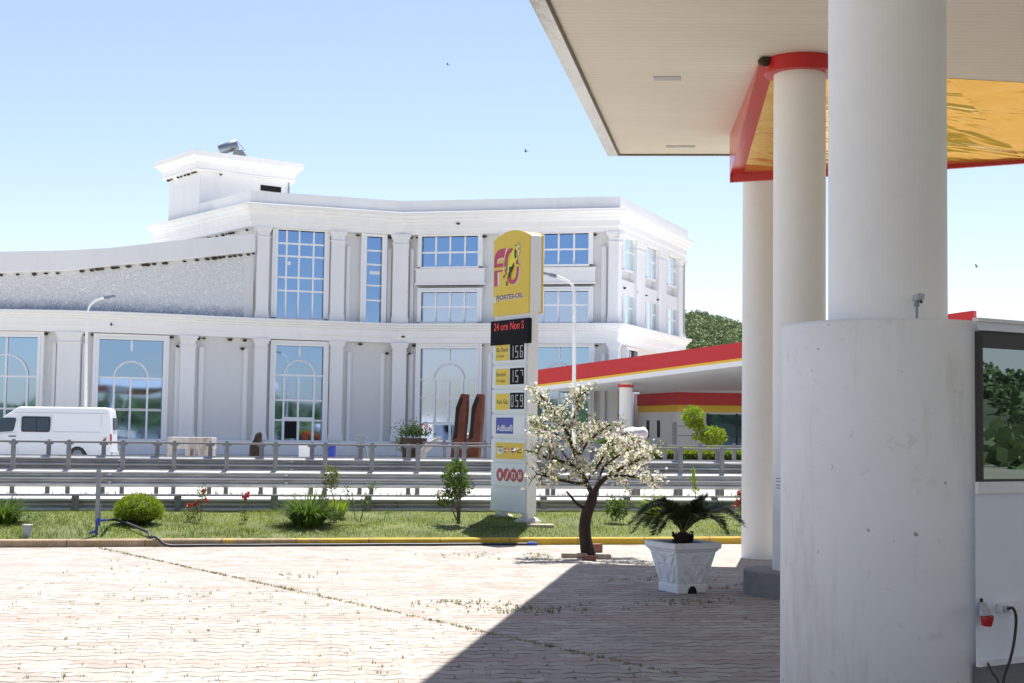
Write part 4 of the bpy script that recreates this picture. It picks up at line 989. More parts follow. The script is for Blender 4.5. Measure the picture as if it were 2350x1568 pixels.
# ------------------------------------------------------------------ leafy plants
def plant(name, label, cat, loc, stems, leaves, leafm='leaf', lsize=.05, group=None, stemr=.006, flowers=None, fm='petalpink', fs=.035, lw=.5):
    """stems: list of polylines relative to loc; leaves: list of (centre, radius(x,y,z), count)"""
    loc = V(loc); t = thing(name, label, cat, loc, group)
    mb = MB()
    for s in stems: mb.tube([loc + V(p) for p in s], [stemr * (1 - .6 * i / max(1, len(s) - 1)) for i in range(len(s))], 5)
    mb.build('stem', 'stem', t)
    mb = MB()
    for c, r, n in leaves:
        for k in range(n):
            d = V((random.gauss(0, 1), random.gauss(0, 1), random.gauss(0, 1))).normalized(); q = random.random() ** .45
            p = loc + V(c) + V((d.x * r[0], d.y * r[1], d.z * r[2])) * q
            mb.leaf(p, d + V((random.gauss(0, .6), random.gauss(0, .6), random.gauss(0, .6))), lsize * lw * random.uniform(.7, 1.3), lsize * random.uniform(.6, 1.4))
    mb.build('foliage', leafm, t)
    if flowers:
        for c in flowers:
            mb = MB()
            for k in range(14):
                d = V((random.gauss(0, 1), random.gauss(0, 1), random.gauss(.3, 1))).normalized(); mb.leaf(loc + V(c) + d * fs * .05, d, fs, fs * 1.2)
            mb.build('flower', fm, t)
    return t
def lawnpt(px, py):
    for k in range(40):
        z = .05 + k * .008; g = G(px, py, z); tt = (g.y - MS * g.x - 20.9) / 2.6
        if z >= lawn_z(tt): return g
    return g
def clump(name, label, cat, px, py, n, length, w, m='leaf', rad=.12, lean=.9, bend=.22):
    c = lawnpt(px, py); t = thing(name, label, cat, c); mb = MB()
    for k in range(n):
        a = random.uniform(0, 6.283); r = rad * random.random() ** .5
        p = c + V((math.cos(a) * r, math.sin(a) * r, 0)); le = random.uniform(.1, lean)
        mb.blade(p, (math.cos(a) * le, math.sin(a) * le, 1), w * random.uniform(.7, 1.3), length * random.uniform(.55, 1.1), bend, 5)
    mb.build('leaf_blades', m, t); return t
clump('grass_clump', 'dense strap-leaved grass clump next to the red sapling on the lawn', 'plant', 707, 1205, 560, .64, .030, rad=.20, lean=1.1, bend=.30)
clump('grass_clump', 'strap-leaved grass clump cut by the photo edge near the small grey box', 'plant', 8, 1200, 320, .52, .028, rad=.17, lean=1.1, bend=.30)
clump('grass_clump', 'pale fountain-like grass clump behind the drooping cycad', 'plant', 1500, 1190, 240, .55, .012, m='leafyellow', rad=.12, lean=.9)
# clipped round bush
c = lawnpt(318, 1201); t = thing('round_bush', 'clipped round yellow green bush on the lawn by the standpipe', 'bush', c)
mb = MB()
for k in range(5200):
    d = V((random.gauss(0, 1), random.gauss(0, 1), random.gauss(0, 1))).normalized()
    if d.z < -.5: continue
    r = random.uniform(.8, 1.04); p = c + V((0, 0, .17)) + V((d.x * .34, d.y * .30, d.z * .235)) * r * (1 + .08 * noise.noise(d * 3))
    mb.leaf(p, d * .6 + V((0, 0, .6)) + V((random.gauss(0, .5), random.gauss(0, .5), random.gauss(0, .4))), .013, .05)
mb.build('foliage', 'leafyellow', t)
mb = MB(); mb.blob(c + V((0, 0, .15)), (.29, .26, .19), 2, .1); mb.build('core', 'leafdark', t)
def rel(c, px, py): p = P(px, py, c.y); return (p.x - c.x, 0, p.z - c.z)
# roses with red flowers
c = lawnpt(455, 1196)
st = [[(-.04, 0, 0), (-.09, .02, .12), (-.12, 0, .27)], [(.02, 0, 0), (.05, 0, .2), rel(c, 465, 1140), rel(c, 468, 1125)], [(0, 0, 0), (-.02, .03, .15), (.0, .02, .32)]]
plant('rose_bush', 'small rose bush with several coral flowers on the lawn', 'rose', c, st, [((-.11, 0, .12), (.09, .08, .11), 110), ((.05, 0, .42), (.06, .06, .14), 90), ((.0, 0, .22), (.06, .05, .1), 50)], 'leafolive', .04, flowers=[rel(c, 434, 1161), rel(c, 455, 1153), rel(c, 466, 1129), rel(c, 473, 1149), rel(c, 448, 1158)], fm='petalred', fs=.04)
c = lawnpt(561, 1197)
plant('rose_bush', 'thin single rose stem topped by red flowers', 'rose', c, [[(0, 0, 0), (.01, 0, .2), rel(c, 566, 1135)]], [((0, 0, .1), (.05, .05, .1), 60), ((.03, 0, .3), (.03, .03, .1), 12)], 'leafolive', .04, flowers=[rel(c, 568, 1133), rel(c, 566, 1141), rel(c, 560, 1143)], fm='petalred', fs=.04)
c = lawnpt(768, 1196)
plant('sapling', 'slender sapling with reddish green crown rising from the lawn', 'sapling', c, [[(0, 0, 0), (-.01, 0, .3), rel(c, 760, 1125), rel(c, 762, 1085)], [(-.05, 0, 0), rel(c, 745, 1140), rel(c, 742, 1125)]], [(rel(c, 760, 1097), (.12, .12, .19), 420), (rel(c, 744, 1148), (.06, .06, .12), 90), (rel(c, 765, 1180), (.05, .05, .12), 60)], 'leafolive', .045, stemr=.011)
c = lawnpt(776, 1186)
clump('leafy_clump', 'bright broad-leaved clump tucked behind the slender sapling', 'plant', 776, 1186, 60, .34, .06, m='leafyellow', rad=.08, lean=.7, bend=.08)
c = lawnpt(822, 1199)
plant('sparse_shrub', 'sparse thin shrub with few leaves standing between sapling and small tree', 'shrub', c, [[(-.03, 0, 0), rel(c, 808, 1160), rel(c, 793, 1118)], [(0, 0, 0), rel(c, 812, 1170), rel(c, 806, 1128)], [(.03, 0, 0), rel(c, 836, 1150), rel(c, 858, 1112)], [(.03, 0, 0), rel(c, 838, 1160), rel(c, 836, 1130)]],
      [(rel(c, 795, 1128), (.06, .06, .1), 45), (rel(c, 808, 1150), (.06, .05, .12), 45), (rel(c, 838, 1150), (.06, .05, .13), 80), (rel(c, 856, 1117), (.08, .06, .06), 60)], 'leaf', .04)
c = lawnpt(1051, 1203)
plant('small_tree', 'small bushy tree with bare lower stems on the lawn before the sign', 'tree', c, [[(0, 0, 0), (-.02, 0, .25), rel(c, 1030, 1130), rel(c, 1020, 1110)], [(.01, 0, 0), (.0, 0, .3), rel(c, 1042, 1110), rel(c, 1045, 1075)], [(.02, 0, 0), (.03, .02, .4), rel(c, 1058, 1100), rel(c, 1062, 1085)], [(-.01, 0, .05), rel(c, 1035, 1165), rel(c, 1012, 1140)]],
      [(rel(c, 1045, 1090), (.19, .19, .21), 560), (rel(c, 1050, 1120), (.17, .16, .14), 300), (rel(c, 1020, 1142), (.13, .12, .13), 260), (rel(c, 1076, 1110), (.08, .08, .12), 70), (rel(c, 1050, 1070), (.10, .1, .08), 120)], 'leaf', .055, stemr=.014, flowers=[rel(c, 1008, 1138)], fm='blossom', fs=.05)
c = lawnpt(1414, 1198)
plant('low_shrub', 'low leafy shrub on the lawn just beyond the blossom tree', 'shrub', c, [[(0, 0, 0), (.03, 0, .2), (.06, 0, .3)], [(0, 0, 0), (-.06, 0, .22)]], [((-.06, 0, .24), (.11, .1, .14), 220), ((.08, 0, .22), (.09, .09, .16), 200), ((0, 0, .1), (.1, .1, .08), 90)], 'leaf', .055)
c = lawnpt(1596, 1190)
plant('tall_shoot', 'single tall leafy shoot rising behind the cycad', 'plant', c, [[(0, 0, 0), rel(c, 1596, 1130), rel(c, 1590, 1075)]], [(rel(c, 1591, 1098), (.03, .03, .17), 90), (rel(c, 1597, 1128), (.05, .05, .05), 40)], 'leafyellow', .05, stemr=.008)
c = lawnpt(1699, 1200)
plant('rose_bush', 'pink flowered rose bush half hidden by the far white column', 'rose', c, [[(0, 0, 0), (0, 0, .3), rel(c, 1697, 1130)]], [(rel(c, 1698, 1160), (.08, .06, .26), 160)], 'leafolive', .045, flowers=[rel(c, 1693, 1152), rel(c, 1698, 1132), rel(c, 1690, 1158), rel(c, 1700, 1148)], fm='petalpink', fs=.05)
# weeds around base of plants
# ------------------------------------------------------------------ standpipe, hose, box
c = lawnpt(221, 1228); t = thing('standpipe', 'grey water standpipe post with blue tap fitting on the lawn edge', 'standpipe', c)
tp = P(227, 1076, c.y)
mb = MB(); mb.box((tp.x - .028, c.y - .02, c.z + .2), (tp.x + .028, c.y + .02, tp.z)); mb.box((tp.x + .03, c.y - .01, c.z + .2), (tp.x + .045, c.y + .01, c.z + .42)); mb.build('post', 'steel', t)
b1 = P(222, 1200, c.y)
mb = MB(); mb.tube([V((c.x, c.y, c.z - .05)), V((c.x, c.y, b1.z + .02))], .018, 10); mb.tube([V((c.x - .02, c.y, b1.z + .03)), V((c.x + .14, c.y - .02, b1.z + .04))], .017, 10); mb.tube([V((c.x + .02, c.y, b1.z - .04)), V((c.x + .02, c.y, b1.z + .07))], .027, 10); mb.tube([V((c.x - .1, c.y - .02, c.z + .02)), V((c.x, c.y, c.z + .06))], .013, 8); tp_o = mb.build('tap', 'blue', t)
mb = MB(); hp = [V((c.x + .12, c.y - .03, b1.z + .04))]
for px, py in ((262, 1199), (290, 1207), (320, 1220), (340, 1229)):
    g = lawnpt(px, py + 3); hp.append(g + V((0, 0, .06)))
for px, zc_, z in ((351, 20.93, .125), (361, 20.84, .128), (370, 20.775, .115), (380, 20.735, .06), (398, 20.72, .02), (440, 20.72, .02)):
    x, y = linepx(px, zc_); hp.append(V((x, y, z)))
for px in range(500, 1300, 80):
    x, y = linepx(px, 20.72); hp.append(V((x, y + .015 * math.sin(px * .03), .02)))
sm = []
for i in range(len(hp) - 1):
    p0, p1, p2, p3 = hp[max(i - 1, 0)], hp[i], hp[i + 1], hp[min(i + 2, len(hp) - 1)]
    for k in range(6):
        s_ = k / 6; sm.append(.5 * ((2 * p1) + (p2 - p0) * s_ + (2 * p0 - 5 * p1 + 4 * p2 - p3) * s_ ** 2 + (3 * p1 - p0 - 3 * p2 + p3) * s_ ** 3))
sm.append(hp[-1])
mb.tube(sm, .02, 8); hs_ = mb.build('hose', 'hose', loc=hp[0], smooth=True); tag(hs_, 'long black garden hose running from the standpipe along the kerb', 'hose')
mb = MB(); e = sm[-1]; d_ = (sm[-1] - sm[-3]).normalized(); mb.tube([e - d_ * .03, e + d_ * .02, e + d_ * .10], [.03, .035, .026], 10); mb.build('nozzle', 'blue', hs_)
c = lawnpt(62, 1229); mb = MB(); mb.box((c.x - .045, c.y - .05, c.z - .05), (c.x + .045, c.y + .05, c.z + .13)); mb.box((c.x - .055, c.y - .06, c.z + .131), (c.x + .055, c.y + .06, c.z + .148))
tag(mb.build('junction_box', 'greybox', loc=c, bevel=.006), 'small grey electrical box low in the lawn', 'electrical box')

# ------------------------------------------------------------------ far filling station
E0 = lambda y: P(1226, y, 74.2); E1 = lambda y: P(2235, y, 58.0)
def fl(y0, y1): return E0(y0 + (y0 - y0)), E1(y1)
t = thing('far_canopy', 'far filling station canopy with red and yellow fascia across the road', 'canopy', (P(1435, 985, 72).x, 72, 0))
lv0 = [850, 884.5, 889, 899]; lv1 = [713, 752, 759, 773]     # heights at the two ends
def band(k0, k1, name, m, front=0.0, thick=.25):
    a, b = E0(lv0[k0]), E1(lv1[k0]); c, d = E1(lv1[k1]), E0(lv0[k1])
    n = V((b.y - a.y, -(b.x - a.x), 0)).normalized()
    o = n * front; e = -n * thick
    mb = MB(); mb.prism([a + o, b + o, c + o, d + o], e - o); return mb.build(name, m, t)
band(0, 1, 'red_fascia', 'red', .03); band(1, 2, 'yellow_stripe', 'yellow', .02); band(2, 3, 'white_edge', 'white', .0)
f0, f1 = P(1282, 898, 86), P(2300, 893, 84)
mb = MB(); a, b = E0(898.6), E1(772.4); mb.quad(a, b, f1, f0)
mb.quad(E0(851), f0 + V((0, 0, .9)), f1 + V((0, 0, 1.5)), E1(714)); mb.build('soffit', 'white', t)
mb = MB(); mb.hexa([f0 + V((0, 0, -.06)), f1 + V((0, 0, -.06)), f1 + V((0, .2, -.06)), f0 + V((0, .2, -.06)), f0 + V((0, 0, .9)), f1 + V((0, 0, 1.5)), f1 + V((0, .2, 1.5)), f0 + V((0, .2, .9))]); mb.build('red_fascia', 'red', t)
mb = MB(); a = E0(899); b = E0(850); mb.hexa([a, a + V((.05, 0, 0)), f0 + V((.05, 0, 0)), f0, b, b + V((.05, 0, 0)), f0 + V((.05, 0, .9)), f0 + V((0, 0, .9))]); mb.build('red_fascia', 'red', t)
cc = P(1435.5, 985, 72); r = 15.2 / (FD / 72); zc_ = P(1435.5, 889, 72).z
mb = MB(); mb.lathe([(r, 0), (r, zc_ + .25)], cc.xy.to_3d(), 28); mb.build('column', 'column', t, smooth=False)
mb = MB(); mb.lathe([(r, zc_ - .02), (r + .05, zc_ - .01), (r + .07, zc_ + .12), (r, zc_ + .13)], cc.xy.to_3d(), 28); mb.build('collar', 'red', t)
mb = MB(); a = P(1333, 900, 80); b = P(1349, 907, 80); mb.box((a.x, 79.8, b.z), (b.x, 80.2, a.z + .3)); mb.build('hanging_box', 'black', t)  # small plain black box hung below the far soffit
# shop
K = P(1555, 985, 79); KL = P(1466, 985, 84.5); KR = P(1900, 985, 79.5)
sL, sR = Seg(KL, K), Seg(K, KR)
t = thing('station_shop', 'white filling station shop with red and yellow parapet under the far canopy', 'shop', (K.x, K.y, 0))
zz = lambda y: CH - (y - HZ(1555)) / (FD / 79)
pl_ = [(KL.x - .0, KL.y), (K.x, K.y), (KR.x, KR.y)]
bk = [(KR.x, KR.y + 6), (KL.x + 2, KL.y + 6)]
mb = MB(); mb.prism([(x, y, 0) for x, y in pl_ + bk], (0, 0, zz(938))); mb.build('wall', 'plaster', t)
mb = MB(); sweep(mb, pl_, [(-.3, zz(945)), (.05, zz(945)), (.05, zz(929.5)), (-.3, zz(929.5))]); mb.build('yellow_parapet_band', 'yellow', t)
mb = MB(); sweep(mb, pl_, [(-.3, zz(929.3)), (.12, zz(929.3)), (.12, zz(901)), (-.3, zz(901))]); mb.build('red_parapet_band', 'red', t)
mb = MB(); sweep(mb, pl_, [(-.4, zz(900.8)), (-.02, zz(900.8)), (-.02, zz(882)), (-.4, zz(882))]); mb.build('white_parapet', 'white', t)
for a, b, y0, y1, m in ((1484.5, 1491.5, 965, 1004, 'blackglass'), (1509, 1516, 965, 1004, 'blackglass')):
    u0 = sL.hit(a, 985)[0]; u1 = sL.hit(b, 985)[0]; mb = MB(); z1, z0 = sL.hit((a + b) / 2, y0)[1], sL.hit((a + b) / 2, y1)[1]
    sL.box(mb, u0 - .06, u1 + .06, z0 - .06, z1 + .06, -.05, .03); w_ = mb.build('window', 'white', t); pb = MB(); sL.box(pb, u0, u1, z0, z1, 0, .04); pb.build('pane', m, w_)
mb = MB(); u0 = sL.hit(1545, 985)[0]; u1 = sL.hit(1553, 985)[0]; sL.box(mb, u0, u1, 0, sL.hit(1549, 969)[1], -.05, .05); mb.build('door', 'greybox', t)
mb = MB()
for y in (978, 1000, 1022): sR.box(mb, .02, sR.hit(1622, 985)[0], zz(y) - .03, zz(y) + .03, -.02, .012)
mb.build('wall_groove', 'greybox', t)
u0 = sR.hit(1623, 985)[0]; mb = MB(); pb = MB()
for k in range(4):
    a = u0 + k * 1.65; sR.box(mb, a - .05, a + .05, 0, zz(948), 0, .08); sR.box(pb, a + .05, a + 1.60, .1, zz(950), .001, .04)
w_ = mb.build('shop_window', 'black', t); pb.build('pane', 'glassdark', w_)
mb = MB(); a = P(1457, 905, 87); b = P(1475, 905, 87); mb.box((a.x, 86.8, 0), (b.x, 87.6, a.z)); mb.build('side_pier', 'trim', t)
# wrapped object on its pedestal
c = P(1455, 985, 57); t = thing('wrapped_statue', 'long pale foil wrapped object lying on a stone pedestal by the hedge', 'statue', (c.x, 57, 0))
a = P(1442, 1010, 57); b = P(1470, 1010, 57); mb = MB(); mb.box((a.x, 56.7, 0), (b.x, 57.3, a.z + .02)); mb.box((a.x - .06, 56.64, 0), (b.x + .06, 57.36, .12)); mb.build('pedestal', 'stone', t)
mb = MB(); rg = []
for k, (px, top, bot) in enumerate(((1405, 993, 1000), (1408, 984, 1007), (1418, 982, 1010), (1430, 983, 1009.5), (1433, 984, 1008), (1436, 982.5, 1009), (1450, 981, 1010), (1466, 981, 1010), (1476, 979, 1008), (1481, 982, 1006), (1486, 989, 1001))):
    a = P(px, top, 57); b = P(px, bot, 57); rr = (a.z - b.z) / 2; m_ = (a.z + b.z) / 2
    rg.append([V((a.x + .02 * math.sin(3 * q + k), 57 + .3 * math.cos(2 * math.pi * q / 12), m_ + rr * math.sin(2 * math.pi * q / 12) * (1 + .1 * math.sin(q * 5 + k * 2)))) for q in range(12)])
mb.rings(rg); mb.build('wrapping', 'wrap', t, smooth=False)
mb = MB()
for px in (1429, 1436): a = P(px, 981, 56.66); b = P(px, 1011, 56.66); mb.tube([a, b], .035, 6)
mb.build('strap', 'stem', t)
# hedge, shrub, two tier tree, red bench, red pipe
a = P(1497, 985, 52); b = P(1960, 985, 52); ht = P(1560, 1030, 52).z
t = thing('clipped_hedge', 'long clipped hedge with yellow green top in front of the far shop', 'hedge', ((a.x + b.x) / 2, 52, 0))
mb = MB(); mb.box((a.x + .1, 51.75, -.02), (b.x, 52.6, ht - .18)); mb.build('inner_growth', 'leafdark', t)
mb = MB()
for k in range(7000):
    x = random.uniform(a.x, b.x); z = random.uniform(0, ht - .22); y = random.choice((51.68, 51.72)); mb.leaf((x, y, z), (random.gauss(0, .6), -.5, random.gauss(.3, .6)), .06, .13)
mb.build('dark_leaves', 'leafdark', t)
mb = MB()
for k in range(5000):
    x = random.uniform(a.x, b.x); hh = ht + .06 * noise.noise(V((x * 2.2, 0, 0))); z = random.uniform(hh - .38, hh); y = random.uniform(51.6, 52.6); mb.leaf((x, y, z), (random.gauss(0, .5), random.gauss(0, .4), 1), .05, .14)
mb.build('leaf_tips', 'leafyellow', t)
c = P(1390, 985, 53); hz_ = P(1390, 1008, 53).z
plant('round_shrub', 'bright green rounded shrub behind the blossom tree across the road', 'shrub', (c.x, 53, 0), [[(0, 0, 0), (0, 0, .9)]], [((0, 0, hz_ - .35), (.42, .4, .36), 900), ((.0, 0, .5), (.4, .4, .4), 400)], 'leaf', .13, stemr=.03)
c = P(1618, 985, 53.5); Yt = 53.5
def at(px, py): p = P(px, py, Yt); return (p.x - c.x, 0, p.z)
plant('topiary_tree', 'two tier yellow green tree growing out of the hedge before the shop window', 'tree', (c.x, Yt, 0), [[(0, 0, 0), at(1625, 1000), at(1615, 985), at(1592, 960)]], [(at(1590, 957), (.40, .38, .38), 850), (at(1600, 975), (.26, .26, .22), 300), (at(1636, 1003), (.46, .42, .38), 1000), (at(1602, 1002), (.24, .2, .16), 160)], 'leafyellow', .12, stemr=.05)
a = P(1404, 1036, 55); b = P(1500, 1036, 55); t = thing('red_bench', 'low dark red bench behind the blossom tree across the road', 'bench', ((a.x + b.x) / 2, 55, 0))
mb = MB()
for k in range(3): mb.box((a.x, 54.8 + k * .15, a.z - .05), (b.x, 54.93 + k * .15, a.z))
mb.box((a.x, 55.3, a.z + .08), (b.x, 55.34, a.z + .2)); mb.build('seat', 'red', t)
for x in (a.x + .15, (a.x + b.x) / 2, b.x - .2):
    mb = MB(); mb.box((x, 54.82, 0), (x + .06, 55.2, a.z - .05)); mb.box((x, 55.26, 0), (x + .06, 55.3, a.z + .2)); mb.build('leg', 'red', t)
a = P(1503, 1066, 51); b = P(1562, 1065, 51); mb = MB(); mb.tube([(a.x, 51, .09), ((a.x + b.x) / 2, 51.05, .10), (b.x, 51, .09)], .08, 10); mb.tube([(a.x - .02, 51, .09), (a.x + .06, 51, .09)], .1, 10)
tag(mb.build('red_pipe', 'red', loc=(a.x, 51, 0)), 'red pipe lying on the ground before the clipped hedge', 'pipe')

# ------------------------------------------------------------------ fuel price sign
SA, SB = P(1131, 985, 23.2), P(1212.5, 985, 22.3)
SG = Seg(SA, SB); W = SG.len
sbz = .20
t = thing('fuel_price_sign', 'tall yellow and white fuel price totem with red letters standing on the lawn', 'sign', SG.pt(W / 2, sbz, -.1))
zb_ = SG.hit(1172, 1177)[1]; zl = SG.hit(1131, 557)[1]
def archz(u, rise=.115): return zl + rise * (1 - (2 * u / W - 1) ** 2)
zyb = SG.hit(1172, 723)[1]
def archpoly(u0, u1, zlow, off=0):
    pts = [(u0, zlow), (u1, zlow)]
    for k in range(21):
        u = u1 + (u0 - u1) * k / 20; pts.append((u, archz(u) + off))
    return pts
mb = MB(); SG.box(mb, .02, W - .01, zb_, zyb + .02, -.175, 0); SG.poly(mb, archpoly(.005, W, zyb + .021), -.21, .0); mb.build('cabinet', 'white', t, bevel=.006)
mb = MB(); SG.poly(mb, archpoly(0, W, zyb, .012), 0.002, .03); yf = mb.build('yellow_panel', 'signyellow', t)
mb = MB(); SG.poly(mb, archpoly(0, W, zyb, .012), -.245, -.212); mb.build('yellow_panel', 'signyellow', t)
D0 = .0305
def pol(pts, m, name, parent, d=D0, th=.002, f=None):
    f = f or (lambda a, b: ((1440 + a / 7.84) / 1.2766, (700 + b / 7.84) / 1.2766))
    q = [SG.hit(*f(*p), d) for p in pts]; mb = MB(); SG.poly(mb, q, d, d + th); return mb.build(name, m, parent)
def ell(cx, cy, rx, ry, n=44, sk=0): return [(cx + rx * math.cos(2 * math.pi * k / n) - sk * math.sin(2 * math.pi * k / n), cy + ry * math.sin(2 * math.pi * k / n)) for k in range(n)]
def ringmesh(outer, inner, m, name, parent, d, th=.002, f=None):
    f = f or (lambda a, b: ((1440 + a / 7.84) / 1.2766, (700 + b / 7.84) / 1.2766))
    o_ = [SG.hit(*f(*p), d) for p in outer]; i_ = [SG.hit(*f(*p), d) for p in inner]; mb = MB(); n = len(o_)
    vs = [SG.pt(u, z, d + th) for u, z in o_] + [SG.pt(u, z, d + th) for u, z in i_] + [SG.pt(u, z, d) for u, z in o_] + [SG.pt(u, z, d) for u, z in i_]
    fs = []
    for k in range(n):
        j = (k + 1) % n; fs += [(k, j, n + j, n + k), (k, 2 * n + k, 2 * n + j, j), (n + k, n + j, 3 * n + j, 3 * n + k)]
    mb.add(vs, fs); return mb.build(name, m, parent)
pol([(330, 232), (372, 222), (330, 330), (305, 470), (300, 560), (268, 575), (270, 640), (255, 700), (262, 770), (285, 765), (270, 560), (290, 430)], 'logowhite', 'logo_highlight', yf, D0)
pol([(140, 775), (182, 768), (176, 1083), (140, 1090)], 'logowhite', 'logo_highlight', yf, D0)
pol([(128, 578), (132, 510), (150, 470), (200, 445), (285, 432), (275, 460), (215, 470), (165, 490), (150, 520), (145, 575)], 'logowhite', 'logo_highlight', yf, D0)
ringmesh(ell(488, 640, 168, 412, sk=-20), ell(470, 625, 130, 330, sk=-20), 'logowhite', 'logo_highlight', yf, D0)
pol([(62, 672), (62, 520), (75, 420), (110, 320), (170, 255), (240, 232), (330, 215), (285, 432), (200, 445), (150, 470), (132, 510), (128, 578), (265, 560), (268, 640)], 'logored', 'logo_letter', yf, D0 + .0025)
pol([(62, 745), (260, 712), (262, 750), (140, 775), (140, 1090), (62, 1105)], 'logored', 'logo_letter', yf, D0 + .0025)
ringmesh(ell(462, 628, 166, 412, sk=-20), ell(466, 632, 110, 312, sk=-20), 'logored', 'logo_letter', yf, D0 + .005)
pol([(275, 655), (345, 640), (345, 695), (275, 712)], 'signyellow', 'logo_stripe', yf, D0 + .0075); pol([(560, 590), (645, 578), (645, 632), (560, 648)], 'signyellow', 'logo_stripe', yf, D0 + .0075)
hy = D0 + .010
pol([(598, 40), (606, 120), (598, 170), (612, 235), (590, 275), (572, 262), (560, 300), (590, 400), (612, 450), (586, 470), (552, 540), (575, 610), (545, 640), (520, 580), (478, 640), (438, 700), (412, 790), (378, 850), (345, 905), (330, 880), (362, 800), (345, 720), (352, 640), (400, 560), (430, 470), (440, 380), (465, 300), (505, 230), (548, 160), (585, 140)], 'logoyellow', 'horse_emblem', yf, hy)
for q in ([(540, 200), (562, 260), (556, 340), (578, 430), (548, 455), (524, 400), (528, 280)], [(398, 655), (460, 640), (512, 545), (526, 560), (500, 640), (455, 760), (420, 800), (440, 840), (405, 905), (390, 880), (412, 780), (384, 850), (372, 820), (410, 740)], [(272, 850), (300, 822), (290, 900), (272, 905)], [(335, 1005), (368, 955), (352, 1075), (332, 1082)], [(540, 150), (580, 135), (584, 160), (548, 172)], [(345, 640), (360, 600), (366, 700), (350, 760)]):
    pol(q, 'ink', 'horse_shading', yf, hy + .0025)
for q in ([(598, 120), (646, 150), (640, 215), (614, 235)], [(606, 250), (650, 262), (636, 360), (612, 380)]): pol(q, 'logowhite', 'horse_mane', yf, hy - .002)
def words(body, pts, m, parent, d, f, name='lettering', th=.002, bold=.012):
    (xl, yt), (xl2, yb), (xr, ym) = pts       # top-left, bottom-left, any point on the right edge
    u0, z1 = SG.hit(*f(xl, yt), d); _, z0 = SG.hit(*f(xl2, yb), d); u1, _ = SG.hit(*f(xr, ym), d)
    vs, fs = text_mesh(body, lambda x, y: SG.pt(u0 + x, z0 + y, d), u1 - u0, z1 - z0, bold)
    mb = MB(); mb.add(vs, fs); return mb.build(name, m, parent)
fz = lambda a, b: ((1440 + a / 7.84) / 1.2766, (700 + b / 7.84) / 1.2766)
words('FJORTES-OIL', [(128, 1325), (128, 1465), (742, 1300)], 'logowhite', yf, D0 + .001, fz, bold=.05)
words('FJORTES-OIL', [(116, 1312), (116, 1455), (722, 1300)], 'logodark', yf, D0 + .003, fz, bold=.025)
pol([(55, 1345), (100, 1335), (98, 1475), (55, 1480)], 'logowhite', 'logo_highlight', yf)
# LED board
mb = MB(); u0, z1 = SG.hit(1133.5, 741); _, z0 = SG.hit(1133.5, 794); SG.box(mb, u0, W + .03, z0 - .0, z1 + .015, -.02, .06); lb_ = mb.build('led_board', 'ledblack', t)
f4_ = lambda a, b: ((1430 + a / 4.9) / 1.2766, (680 + b / 4.9) / 1.2766)
words('24 ore Non S', [(85, 1312), (85, 1425), (512, 1330)], 'led', lb_, .0615, f4_, 'led_words')
